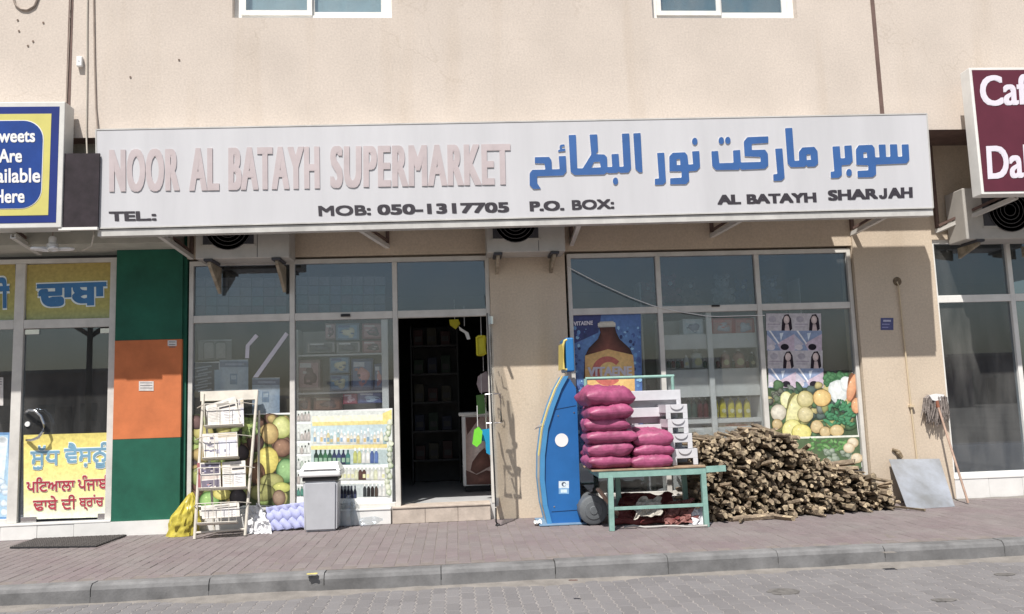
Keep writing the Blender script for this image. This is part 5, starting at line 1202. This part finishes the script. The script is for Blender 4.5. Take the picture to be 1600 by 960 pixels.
# ================================================================ METAL SHEET, MOP, PIPE, MAT, LAMP, CABLES
a_, b_ = G(1418, 797), G(1492, 792); c_, d_ = W(1468, 717, -.05), W(1389, 718, -.05)
q = MB(); nrm_ = (b_-a_).cross(d_-a_).normalized()
q.prism([a_+V((0, 0, .003)), b_+V((0, 0, .003)), c_, d_], nrm_*(.006 if nrm_.y > 0 else -.006)); o = q.build('metal_sheet', GALV); tag(o, 'square galvanised metal sheet leaning on the right pillar', 'metal sheet')
mh = W(1462, 622, -.10); mf = G(1513, 788)
MP = thing('mop', 'grey string mop standing head up against the right pillar', 'mop', (mf.x, mf.y, 0))
q = MB(); q.tube([V((mf.x, mf.y, .012)), mf.lerp(mh, .5), mh+V((.01, 0, -.06))], .013, 10); q.build('handle', POLEW, MP, smooth=True)
q = MB(); hx_ = mh; pts = [V((hx_.x+.085*math.cos(t), hx_.y-.03, hx_.z+.02+.05*math.sin(t))) for t in [math.pi*k/10 for k in range(11)]]+[V((hx_.x-.05, hx_.y-.03, hx_.z-.03)), V((hx_.x+.05, hx_.y-.03, hx_.z-.03))]
pts = [V((hx_.x-.095, hx_.y-.03, hx_.z+.035)), V((hx_.x-.06, hx_.y-.03, hx_.z-.025)), V((hx_.x, hx_.y-.03, hx_.z-.04)), V((hx_.x+.06, hx_.y-.03, hx_.z-.025)), V((hx_.x+.095, hx_.y-.03, hx_.z+.035)), V((hx_.x, hx_.y-.03, hx_.z+.05))]
q.prism(pts, (0, .02, 0)); q.build('clamp', WHITE, MP)
q = MB(); q.tube([mh+V((.0, -.015, -.03)), mh+V((.015, -.01, -.11))], .022, 10); q.build('socket', M('socket_red', (.4, .16, .1), .5), MP)
q = MB(); rm = random.Random(3)
for k in range(90):
    u = rm.uniform(-1, 1); x = hx_.x+u*.11; yy = hx_.y+rm.uniform(-.02, .045); ln = rm.uniform(.22, .36)-.06*abs(u)
    q.tube([V((hx_.x+u*.08, yy, hx_.z+.035)), V((x+.03*u, yy-.012, hx_.z+.0)), V((x+.045*u+rm.gauss(0, .01), yy, hx_.z-ln*.5)), V((x+.04*u+rm.gauss(0, .02), yy+.01, hx_.z-ln))], [.008, .009, .008, .005], 5)
o = q.build('yarn', MOPM, MP); tag(o, kind='stuff')
PV = M('pipe_cream', (.60, .49, .34), .6, .06, 6)
PP = thing('drain_pipe', 'thin cream pipe running down the right pillar from a hole', 'pipe', (W(1412, 600, 0).x, -.02, 0))
q = MB(); q.tube([W(1402, 441, .01), W(1402, 441, -.03), W(1404, 447, -.03), W(1414, 544, -.022), W(1424, 640, -.022), W(1435, 735, -.022)], .0105, 10); q.build('pipe', PV, PP, smooth=True)
q = MB(); q.lathe(W(1402, 440, -.004), [(.055, 0), (.04, -.012), (.02, -.014)], 16, axis='Y'); q.build('hole_rim', M('stain_dark', (.2, .15, .1), .9, .3, 30), PP)
q = MB(); c_ = W(1424, 635, -.02); q.box(c_.x-.03, c_.x+.03, -.045, -.001, c_.z-.012, c_.z+.012); q.build('pipe_clip', PV, PP)
q = MB(); c_ = W(1400, 705, 0); q.tube([c_, c_+V((.02, -.03, -.03)), c_+V((.045, -.04, -.08))], [.03, .03, .02], 8); q.tube([c_+V((-.05, -.01, .02)), c_+V((.03, -.03, -.01))], .018, 8); tag(q.build('wall_tap', M('tap_brass', (.25, .19, .12), .6, .2, 20)), 'short brown pipe stub low on the right pillar', 'pipe stub')
q = MB(); P = [G(15, 858), G(150, 856), G(198, 838), G(55, 844)]; q.prism([p+V((0, 0, .004)) for p in P], (0, 0, .012)); DMt = q.build('door_mat', BLACK); tag(DMt, 'dark grey ribbed door mat on the pavement by the left door', 'door mat')
MATM = M('mat_rib', (.10, .09, .085), .8, .15, 20)
for k in range(14):
    t = (k+.5)/14; a_ = P[0].lerp(P[3], t); b_ = P[1].lerp(P[2], t); n_ = 40; q = MB()
    q.tube([a_.lerp(b_, i/n_)+V((0, .01*(1 if i % 2 else -1), .018)) for i in range(n_+1)], .006, 5); q.build('rib', MATM, DMt)
lc = W(82, 384, -.55); LMp = thing('bulb_lamp', 'white lamp with folding petal arms under the left sign', 'lamp', (lc.x, lc.y, lc.z))
q = MB(); q.lathe(lc+V((0, 0, 0)), [(.03, .10), (.04, .08), (.04, .03), (.06, .01), (.055, -.02), (.03, -.035)], 16); q.build('socket', WHITE, LMp, smooth=True)
for k, (an, dz) in enumerate(((180, .0), (235, -.03), (300, -.03), (0, -.01))):
    d_ = V((math.cos(math.radians(an)), math.sin(math.radians(an)), 0)); n_ = V((-d_.y, d_.x, 0)); c_ = lc+d_*.13+V((0, 0, -.03+dz)); q = MB()
    pts = [c_+d_*.09*math.cos(t)+n_*.045*math.sin(t) for t in [2*math.pi*i/14 for i in range(15)]]; q.tube(pts, .014, 8); q.bbox(c_.x-.05, c_.x+.05, c_.y-.03, c_.y+.03, c_.z-.006, c_.z+.006, .004); q.build('petal', WHITE, LMp, smooth=True)
q = MB(); q.tube([lc+V((0, 0, .09)), V((lc.x, lc.y, W(60, 400, 0).z+.36))], .008, 6); q.build('flex', CABLE, LMp)
def cable(pts, r, label, mat=CABLE):
    q = MB(); P = []
    for i in range(len(pts)-1):
        for k in range(6): P.append(pts[i].lerp(pts[i+1], k/6))
    P.append(pts[-1]); P2 = [P[0]]+[(P[i-1]+P[i]*2+P[i+1])/4 for i in range(1, len(P)-1)]+[P[-1]]
    q.tube(P2, r, 6); tag(q.build('cable', mat, smooth=True), label, 'cable', 'cables on the facade')
u_ = UPY-.012
cable([W(137, -40, u_), W(136, 40, u_), W(136, 120, u_), W(135, 212, u_), W(136, 240, u_-.05), W(140, 300, u_-.12), W(147, 365, u_-.15), W(143, 385, u_-.1), W(128, 392, u_+.1)], .008, 'pale cable running down the wall and looping below between the signs', M('cable_pale', (.52, .48, .42), .6, .05, 9))
cable([W(146, -40, u_), W(147, 40, u_), W(148, 100, u_), W(150, 170, u_), W(152, 203, u_-.02)], .009, 'brown cable running down the wall to the corner of the white sign')
cable([W(19, -10, u_), W(24, 8, u_), W(33, 15, u_), W(43, 16, u_), W(54, 10, u_), W(60, -6, u_)], .012, 'loop of cable hanging at the top left of the wall')
cable([W(104, 160, u_), W(106, 110, u_), W(109, 40, u_), W(111, -30, u_)], .006, 'thin cable along the brown joint above the sweets sign')
cable([W(886, 417, .05), W(930, 440, .045), W(985, 465, .045), W(1020, 478, .045), W(1060, 487, .05), W(1110, 495, .05), W(1195, 493, .05)], .0055, 'white cord sagging across the windows right of the middle pillar', WHITE)
JB = thing('junction_box', 'small white junction box beside the brown joint on the upper wall', 'junction box', W(127, 106, UPY))
a_, b_ = W(122, 106, UPY), W(131, 91, UPY); q = MB(); q.bbox(a_.x, b_.x, UPY-.05, UPY-.002, a_.z, b_.z, .006); q.build('cover', WHITE, JB)
q = MB(); q.lathe(((a_.x+b_.x)/2, UPY-.051, (a_.z+b_.z)/2), [(.006, 0), (.005, -.003)], 8, axis='Y'); q.build('screw', STEEL, JB)

# ================================================================ INSIDE THE SHOP
SHW = M('shelf_white', (.70, .70, .68), .5, .05, 5)
def shelf_unit(x0_, x1_, y0_, y1_, zs, label, fascia=.05, back=True, SHW=SHW):
    o = thing('shelf_unit', label, 'shelf', ((x0_+x1_)/2, (y0_+y1_)/2, zF))
    for z in zs:
        q = MB(); q.bbox(x0_, x1_, y0_, y1_, z-.02, z, .003); q.build('shelf', SHW, o); q = MB(); q.box(x0_, x1_, y0_-.006, y0_-.001, z-fascia, z); q.build('price_strip', SHW, o)
    if back: q = MB(); q.box(x0_, x1_, y1_+.001, y1_+.015, zF, zs[-1]+.3); q.build('back_panel', SHW, o)
    for x in (x0_-.02, x1_+.0): q = MB(); q.box(x, x+.02, y0_, y1_+.015, zF, zs[-1]+.3); q.build('upright', SHW, o)
    return o
def carton(px0, py0, px1, py1, Y, cols, label, dep=.2):
    a_ = W(px0, py1, Y); b_ = W(px1, py0, Y); o = thing('carton', label, 'carton', ((a_.x+b_.x)/2, Y+dep/2, a_.z), 'boxed goods behind the glass')
    q = MB(); q.bbox(a_.x, b_.x, Y, Y+dep, a_.z, b_.z, .004); q.build('box', M('carton_%d_%d_%d' % cols[0], lin(cols[0]), .6, .08, 7), o)
    pr = Print(lambda x, y: W(x, y, Y-.001)); w, h = px1-px0, py1-py0
    pr.rect(px0+w*.08, py0+h*.1, px1-w*.08, py1-h*.12, cols[1]); pr.ell(px0+w*.55, py0+h*.55, w*.28, h*.27, cols[2], tuple(min(255, v+50) for v in cols[2]), wob=.2); pr.rect(px0+w*.1, py0+h*.12, px0+w*.6, py0+h*.26, cols[3])
    for k in range(4): x = px0+w*random.uniform(.1, .7); y = py0+h*random.uniform(.3, .75); pr.rect(x, y, x+w*.15, y+h*.08, random.choice(cols))
    pr.build('print', o); return o
Ys = .17
zA = [W(560, 597+.0, Ys).z]
sA = [W(540, y, Ys).z for y in (645, 613, 554, 516)]
shelf_unit(X(466, 560, Ys), X(601, 560, Ys), Ys-.01, Ys+.3, [W(540, 785, Ys).z, W(540, 643, Ys).z, W(540, 612, Ys).z, W(540, 553, Ys).z], 'white shelf unit with boxed toys behind the second window', .02)
RD = [((150, 130, 128), (196, 150, 150), (96, 60, 62), (226, 222, 220)), ((120, 140, 160), (110, 160, 196), (196, 190, 150), (60, 100, 160)), ((190, 184, 180), (120, 118, 116), (80, 78, 84), (230, 226, 222)), ((150, 96, 96), (190, 130, 130), (90, 70, 70), (220, 200, 196)), ((60, 80, 120), (96, 124, 170), (190, 110, 110), (210, 216, 226)), ((96, 60, 50), (130, 80, 54), (60, 40, 36), (200, 180, 150)), ((150, 30, 66), (176, 46, 84), (220, 170, 180), (236, 220, 226)), ((40, 56, 120), (60, 86, 160), (150, 180, 214), (210, 214, 230))]
for (x0_, y0_, x1_, y1_, ci, lb) in ((508, 505, 524, 531, 0, 'tall pale box at the left of the top shelf in the second window'), (525, 505, 561, 532, 1, 'blue picture box on the top shelf in the second window'), (566, 505, 598, 530, 3, 'dusty pink shoe box on the top shelf beside the blue picture box'), (480, 535, 523, 552, 2, 'wide grey box under the tall pale box'), (526, 534, 562, 552, 2, 'white and grey box with oval window under the blue picture box'), (566, 532, 598, 552, 3, 'pink box with oval window on the second row at right'),
        (465, 562, 500, 611, 0, 'large greyish box at the left of the middle shelf'), (515, 557, 546, 584, 1, 'upper pale blue box on the middle shelf'), (515, 585, 546, 611, 1, 'lower blue box on the middle shelf under the pale blue one'), (549, 560, 583, 611, 4, 'dark blue box with red print on the middle shelf'), (585, 568, 598, 611, 4, 'narrow dark blue box at the right of the middle shelf'),
        (463, 620, 486, 644, 5, 'brown doll box at the left of the lower shelf'), (490, 620, 534, 642, 5, 'brown toy box with window on the lower shelf'), (536, 615, 558, 632, 6, 'crimson box on the lower shelf behind the second window'), (559, 613, 598, 631, 7, 'blue toy car box on the lower shelf behind the second window')):
    carton(x0_, y0_, x1_, y1_, Ys+.02, RD[ci], lb)
# right window: white shelves with bottles
Yb = .165
xs0, xs1 = X(1040, 600, Yb), X(1186, 600, Yb)
zsh = [W(1110, y, Yb).z for y in (668, 655, 577, 535)]
o = shelf_unit(xs0, xs1, Yb, Yb+.3, zsh, 'white shelf unit with detergent bottles behind the middle right window', .05)
q = MB(); q.box(xs0, xs1, Yb-.012, Yb-.007, W(1110, 620, Yb).z, W(1110, 577, Yb).z); q.build('front_board', SHW, o)
q = MB(); q.box(xs0, xs1, Yb-.012, Yb-.007, W(1110, 545, Yb).z, W(1110, 522, Yb).z); q.build('front_board', SHW, o)
q = MB(); q.box(xs0, xs1, Yb-.012, Yb-.007, zF, W(1110, 671, Yb).z); q.build('front_board', SHW, o)
q = MB(); xx = X(1112, 580, .12); q.box(xx-.032, xx+.032, .112, .14, zF, W(1112, 486, .12).z); q.build('upright', ALUW, o)
YEL = M('yellow_liquid', (.55, .47, .02), .25, .08, 8, spec=.6); GRN = M('dark_green_bottle', (.02, .06, .045), .25, .1, 8, spec=.6); RDB = M('dark_red_bottle', (.12, .02, .025), .25, .1, 8, spec=.6); PUMP = M('pale_bottle', (.5, .53, .5), .4, .05, 8); SALM = M('salmon_bottle', (.42, .27, .23), .4, .05, 8)
def bottle(px, pyb, w, h, Y, mat, label, oval=True):
    c_ = W(px, pyb, Y); o = thing('bottle', label, 'bottle', (c_.x, Y, c_.z), 'bottles behind the right window'); s = 1280/(9.64+Y); r = w/s/2; hh = h/s
    q = MB(); q.lathe((c_.x, Y+r, c_.z+.001), [(r*.9, 0), (r, .01), (r, hh*.62), (r*.75, hh*.78), (r*.3, hh*.84), (r*.28, hh*.9)], 16); q.build('body', mat, o, smooth=True)
    q = MB(); q.lathe((c_.x, Y+r, c_.z+hh*.9), [(r*.36, 0), (r*.36, hh*.1), (r*.3, hh*.11)], 12); q.build('cap', WHITE, o, smooth=True)
    if oval: q = MB(); q.lathe((c_.x, Y+.004, c_.z+hh*.32), [(r*.62, .004), (r*.6, -.004)], 14, axis='Y'); q.build('label_patch', M('label_cream', (.62, .60, .36), .5, .08, 20), o)
for i, x in enumerate((1120, 1132, 1145, 1157, 1170)): bottle(x, 653, 11, 34, Yb+.03, YEL, ['first', 'second', 'third', 'fourth', 'fifth'][i]+' yellow detergent bottle from the upright in the right window')
for i, (x, m_) in enumerate(((1078, GRN), (1087, GRN), (1096, RDB), (1105, RDB))): bottle(x, 653, 9, 32, Yb+.03, m_, ['leftmost dark green', 'second dark green', 'first dark red', 'last dark red'][i]+' bottle left of the yellow detergent', False)
for x, w_, h_, m_, lb in ((1092, 20, 30, PUMP, 'large pale soap bottle with green print on the upper shelf'), (1074, 10, 20, PUMP, 'small pale bottle left of the large soap bottle'), (1136, 15, 28, SALM, 'salmon bottle on the upper shelf right of the upright'), (1158, 19, 30, SALM, 'wide salmon bottle at the right of the upper shelf'), (1178, 10, 26, GRN, 'dark green bottle at the right end of the upper shelf')): bottle(x, 575, w_, h_, Yb+.03, m_, lb)
for i, x in enumerate((1046, 1053, 1060, 1067, 1103, 1123, 1147, 1169)): bottle(x, 575, 6, 13, Yb+.05, RDB if i % 2 else GRN, ['first', 'second', 'third', 'fourth', 'fifth', 'sixth', 'seventh', 'eighth'][i]+' small dark jar from the left on the upper shelf', False)
carton(1068, 498, 1098, 524, Yb+.02, ((190, 200, 206), (176, 196, 208), (90, 100, 130), (206, 214, 220)), 'pale box with a flower print on the top shelf in the right window')
carton(1112, 497, 1146, 524, Yb+.02, ((176, 80, 70), (190, 120, 110), (150, 150, 160), (206, 90, 80)), 'red box with a round label on the top shelf, left of its twin'); carton(1147, 497, 1178, 524, Yb+.02, ((170, 76, 70), (186, 116, 110), (140, 146, 160), (200, 86, 80)), 'red box with a round label at the right of the top shelf')
carton(1116, 659, 1178, 668, Yb+.02, ((196, 160, 110), (206, 180, 140), (190, 110, 70), (220, 200, 170)), 'flat tan carton below the yellow detergent bottles', .2)
def reflection_grid(x0_, y0_, x1_, y1_, nx_, label):  # pale grid added in place of the reflection in the left transoms
    Y = .22; o = thing('reflection_display', label, 'display', (W(x0_, y1_, Y).x, Y, W(x0_, y1_, Y).z), 'grids imitating reflections behind the left transoms')
    pr = Print(lambda x, y: W(x, y, Y)); w = (x1_-x0_)/nx_; h = (y1_-y0_)/4
    for r in range(4):
        for c_ in range(nx_): pr.rect(x0_+c_*w+.8, y0_+r*h+.6, x0_+(c_+1)*w-.8, y0_+(r+1)*h-.8, random.choice([(206, 176, 178), (196, 206, 204), (214, 206, 204), (170, 200, 196), (186, 190, 208)] if r else [(214, 196, 196), (206, 190, 192)]))
    pr.build('packets', o, PAPER); q = MB(); q.prism([W(x0_, y0_, Y+.003), W(x1_, y0_, Y+.003), W(x1_, y1_, Y+.003), W(x0_, y1_, Y+.003)], (0, .02, 0)); q.build('backing_board', SHW, o)
    q = MB()
    for c_ in range(nx_+1): q.tube([W(x0_+c_*w, y0_-3, Y-.012), W(x0_+c_*w, y1_, Y-.012)], .005, 5)
    for r in range(5): q.tube([W(x0_, y0_+r*h, Y-.012), W(x1_, y0_+r*h, Y-.012)], .005, 5)
    q.build('wire_grid', M('grid_wire', (.2, .2, .21), .5), o)
reflection_grid(303, 434, 448, 493, 8, 'added pale grid imitating a reflection in the left transom pane'); reflection_grid(464, 432, 602, 490, 8, 'added pale grid imitating a reflection in the second transom pane')
# soft toys in the transoms
def plush(px, pyb, hpx, Y, mat, label):
    c_ = W(px, pyb, Y); s = hpx/(1280/(9.64+Y)); o = thing('plush_toy', label, 'toy', (c_.x, Y, c_.z), 'soft toys above the right window')
    def ball(x, y, z, r, sc=(1, 1, 1)):
        q = MB(); q.lathe((c_.x+x*s, Y+y*s, c_.z+z*s), [(r*s*sc[0]*math.sin(math.pi*k/10)+1e-4, -r*s*sc[2]*math.cos(math.pi*k/10)) for k in range(11)], 14); return q
    q = ball(0, 0, .30, .30, (1, 1, 1.0)); q2 = ball(0, 0, .72, .25); q.add(q2.v, q2.f)
    for x in (-.2, .2): e_ = ball(x, 0, .95, .09); q.add(e_.v, e_.f); e_ = ball(x*1.3, -.12, .12, .14); q.add(e_.v, e_.f); e_ = ball(x*1.6, -.05, .42, .11); q.add(e_.v, e_.f)
    q.build('body', mat, o, smooth=True)
    q = MB(); e_ = ball(0, -.22, .66, .08); q.add(e_.v, e_.f); q.build('muzzle', WHITE, o, smooth=True)
    for x in (-.09, .09): e_ = ball(x, -.23, .78, .035); e_.build('eye', BLACK, o)
shelf_unit(X(1000, 470, .5), X(1245, 470, .5), .42, .75, [W(1100, 476, .45).z], 'high white shelf carrying soft toys behind the transoms', .03, back=False)
for px, h_, m_, lb in ((1012, 34, (.30, .07, .08), 'dark pink plush toy at the left of the high shelf'), (1046, 46, (.45, .12, .16), 'pink plush toy on the high shelf'), (1078, 40, (.34, .24, .18), 'beige plush toy on the high shelf'), (1130, 46, (.62, .62, .62), 'white plush toy on the high shelf'), (1160, 38, (.05, .10, .32), 'blue plush toy beside the white one'), (1205, 44, (.22, .30, .48), 'blue grey plush toy on the right of the high shelf')):
    plush(px, 474, h_, .5, M('plush_%d' % px, m_, .95, .2, 30, .4, 90), lb)
# freezer and hanging goods in the doorway
fy = G(740, 768, zF).y; fy = min(max(fy, .6), 1.4); a_ = W(724, 762, fy); b_ = W(800, 648, fy); zfb = zF+.07
FZ = thing('chest_freezer', 'white ice cream freezer with a chocolate advert inside the doorway', 'freezer', ((a_.x+b_.x)/2, fy+.3, zF))
q = MB(); q.bbox(a_.x, b_.x, fy, fy+.6, zfb, b_.z, .012); q.build('cabinet', WHITE, FZ)
q = MB(); q.bbox(a_.x-.04, b_.x+.04, fy-.03, fy+.63, b_.z+.001, b_.z+.05, .012); q.build('lid', ALUW, FZ)
q = MB(); q.box(a_.x+.03, b_.x-.03, fy+.04, fy+.5, zF, zfb-.002); q.build('base', BLACK, FZ)
pr = Print(lambda x, y: W(x, y, fy-.002)); pr.poly([(727, 652), (775, 651), (775, 757), (729, 758)], (176, 140, 128), (748, 700), (236, 214, 206)); pr.poly([(727, 652), (750, 652), (730, 680)], (92, 46, 36)); pr.poly([(735, 735), (738, 722), (748, 708), (757, 700), (764, 712), (768, 728), (760, 732), (750, 738), (744, 741)], (96, 44, 30), (750, 722), (140, 76, 54)); pr.poly([(728, 735), (745, 742), (760, 735), (775, 738), (775, 757), (729, 758)], (92, 40, 30), (752, 750), (140, 76, 56)); pr.build('advert', FZ)
def hang(pts, Y, th, mat, name, label, cat):
    o = thing(name, label, cat, W(*pts[0], Y)); q = MB(); P = [W(x, y, Y) for x, y in pts]; q.prism(P, (0, th, 0)); q.build('body', mat, o)
    c_ = W(sum(p[0] for p in pts)/len(pts), min(p[1] for p in pts), Y); q = MB(); q.tube([c_, c_+V((0, 0, .25))], .004, 5); q.build('string', WHITE, o); return o
GRL = M('lime_plastic', (.18, .62, .05), .4, .05, 6); BLP = M('blue_plastic', (.02, .30, .55), .4, .05, 6); YLP = M('yellow_plastic', (.62, .56, .03), .4, .06, 6)
o = hang([(745, 527), (747, 524), (757, 524), (760, 527), (759, 553), (756, 556), (747, 556), (744, 553)], .25, .1, YLP, 'plastic_basket', 'yellow plastic basket hanging in the doorway', 'basket')
q = MB(); q.tube([W(x, y, .24) for x, y in ((745, 527), (757, 525), (759, 553), (746, 555), (745, 527))], .014, 8); q.build('rim', YLP, o)
hang([(741, 672), (748, 667), (754, 674), (752, 692), (745, 699), (738, 694)], .2, .05, GRL, 'dustpan', 'lime green dustpan hanging before the freezer', 'dustpan')
hang([(752, 672), (766, 670), (768, 700), (767, 712), (760, 708), (758, 690), (750, 688)], .28, .06, BLP, 'brush_set', 'blue plastic brush hanging beside the green dustpan', 'brush')
hang([(744, 618), (760, 616), (760, 646), (746, 648)], .5, .06, M('green_pack', (.10, .24, .06), .4, .1, 9), 'hanging_pack', 'dim green pack hanging behind the chrome door handle', 'pack')
hang([(702, 500), (716, 499), (719, 506), (712, 514), (703, 508)], .6, .08, YLP, 'toy_ball', 'yellow inflatable at the top of the doorway', 'inflatable')
hang([(717, 510), (722, 514), (732, 520), (735, 530), (730, 531), (726, 521), (718, 516)], .45, .01, WHITE, 'paper_strip', 'white ribbon curling at the top of the doorway', 'ribbon')
hang([(747, 588), (760, 580), (766, 595), (765, 612), (750, 614), (745, 600)], .5, .08, M('pink_grey_pack', (.42, .34, .36), .5, .1, 9), 'hanging_pack', 'pinkish white pack hanging in the doorway above the handle', 'pack')
shelf_unit(-.62, .05, 2.6, 3.0, [zF+.35+.42*k for k in range(5)], 'dim goods shelf deep inside the dark doorway', .03, SHW=M('shelf_shaded', (.05, .05, .052), .6))  # shelf coloured dark to put the doorway's shade into it
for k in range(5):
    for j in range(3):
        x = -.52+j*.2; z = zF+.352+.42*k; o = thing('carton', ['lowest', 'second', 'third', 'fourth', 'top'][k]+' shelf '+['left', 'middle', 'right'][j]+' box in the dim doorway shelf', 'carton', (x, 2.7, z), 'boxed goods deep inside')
        q = MB(); q.bbox(x-.07, x+.07, 2.62, 2.8, z, z+.2+.03*((j+k) % 3), .004); q.build('box', M('dim_box_%d' % ((j*2+k) % 4), [(.05, .02, .02), (.02, .025, .05), (.055, .05, .035), (.02, .04, .025)][(j*2+k) % 4], .6), o)  # box colours dimmed to imitate the unlit doorway
        q = MB(); q.box(x-.05, x+.05, 2.616, 2.619, z+.05, z+.13); q.build('label_patch', MAT['shelf_shaded'], o)
# ceiling lamp tubes (unlit) seen in the transom over the door
q = MB(); q.bbox(-.6, .5, 1.2, 1.35, zT+.28, zT+.345, .01); tag(q.build('ceiling_light', WHITE), 'unlit white ceiling fitting inside above the doorway', 'light fitting')

# ================================================================ ACROSS THE STREET (seen mirrored in the glass)
UP = thing('utility_pole', 'wooden utility pole with slanting stays across the street, mirrored in the left door', 'utility pole', (-17.5, -31, ZR))
q = MB(); q.tube([(-17.5, -31, ZR-.05), (-17.5, -31, 8.0)], [.16, .11], 10); q.build('pole', M('creosote', (.06, .045, .035), .9, .2, 5), UP)
for sx in (-1, 1): q = MB(); q.bar((-17.5, -31.1, 5.2), (-17.5+sx*2.6, -31.1, 6.9), .16, .2); q.build('stay', MAT['creosote'], UP)
q = MB(); q.bar((-19, -31, 7.6), (-16, -31, 7.6), .12, .14); q.build('cross_arm', MAT['creosote'], UP)
def house(x0_, x1_, y_, h, col, label):
    o = thing('low_house', label, 'house', ((x0_+x1_)/2, y_, ZR), 'houses across the street'); q = MB(); q.box(x0_, x1_, y_-7, y_, ZR-.1, h); q.build('wall', M('house_%d' % x0_, col, .9, .1, 1), o)
    q = MB(); q.box(x0_-.2, x1_+.2, y_-7.2, y_+.2, h+.001, h+.25); q.build('roof', M('house_roof', (.3, .26, .22), .9), o)
    n_ = int((x1_-x0_)/3)
    for i in range(n_): q = MB(); x = x0_+1+i*3; q.box(x, x+1.2, y_+.002, y_+.05, 1.0, 2.3); q.build('window', FANG, o)
    q = MB(); q.box((x0_+x1_)/2, (x0_+x1_)/2+1.1, y_+.002, y_+.06, ZR, 2.1); q.build('door', BROWN, o)
hs = random.Random(11); wd_ = ['first', 'second', 'third', 'fourth', 'fifth', 'sixth', 'seventh', 'eighth', 'ninth', 'tenth']; x = -62
for i in range(10):
    w = hs.uniform(6, 13); house(x, x+w, -52-hs.uniform(0, 14), hs.uniform(2.2, 4.6), tuple(v*hs.uniform(.7, 1.2) for v in (.28, .24, .20)), wd_[i]+' low house from the west end of the row across the street'); x += w+hs.uniform(1, 8)
# bits of litter and stains
def scrap(px, py, mat, label, s=.04):
    p = G(px, py, ZR); crumple('litter', mat, label, 'litter', [p+V((-s, -s*.6, .01)), p+V((s, -s*.6, .01)), p+V((s, s*.6, .02)), p+V((-s, s*.6, .02))], .002, px*.1, n=6, amp=.01, edge=.02)
scrap(488, 927, M('yellow_wrapper', (.7, .6, .2), .5), 'small yellow wrapper on the road at the kerb'); scrap(1391, 893, SANDM, 'small pale stone on the road at the right', .05); scrap(896, 940, BROWN, 'dry brown leaf on the road', .03)
def stain(px, py, rx, ry, seed):
    p = G(px, py, ZR); q = MB(); n_ = 26; pts = [p+V((rx*math.cos(t)*(1+.25*noise.noise(V((math.cos(t)*2, math.sin(t)*2, seed)))), ry*math.sin(t)*(1+.25*noise.noise(V((math.cos(t)*2, math.sin(t)*2, seed+4)))), .0035)) for t in [2*math.pi*i/n_ for i in range(n_)]]
    q.prism(pts, (0, 0, -.002)); tag(q.build('oil_stain', M('oil_stain', (.150, .142, .135), .85, .2, 20)), None, None, kind='structure')
stain(1225, 925, .12, .10, 1); stain(1475, 938, .09, .05, 3); stain(1570, 898, .08, .05, 7)
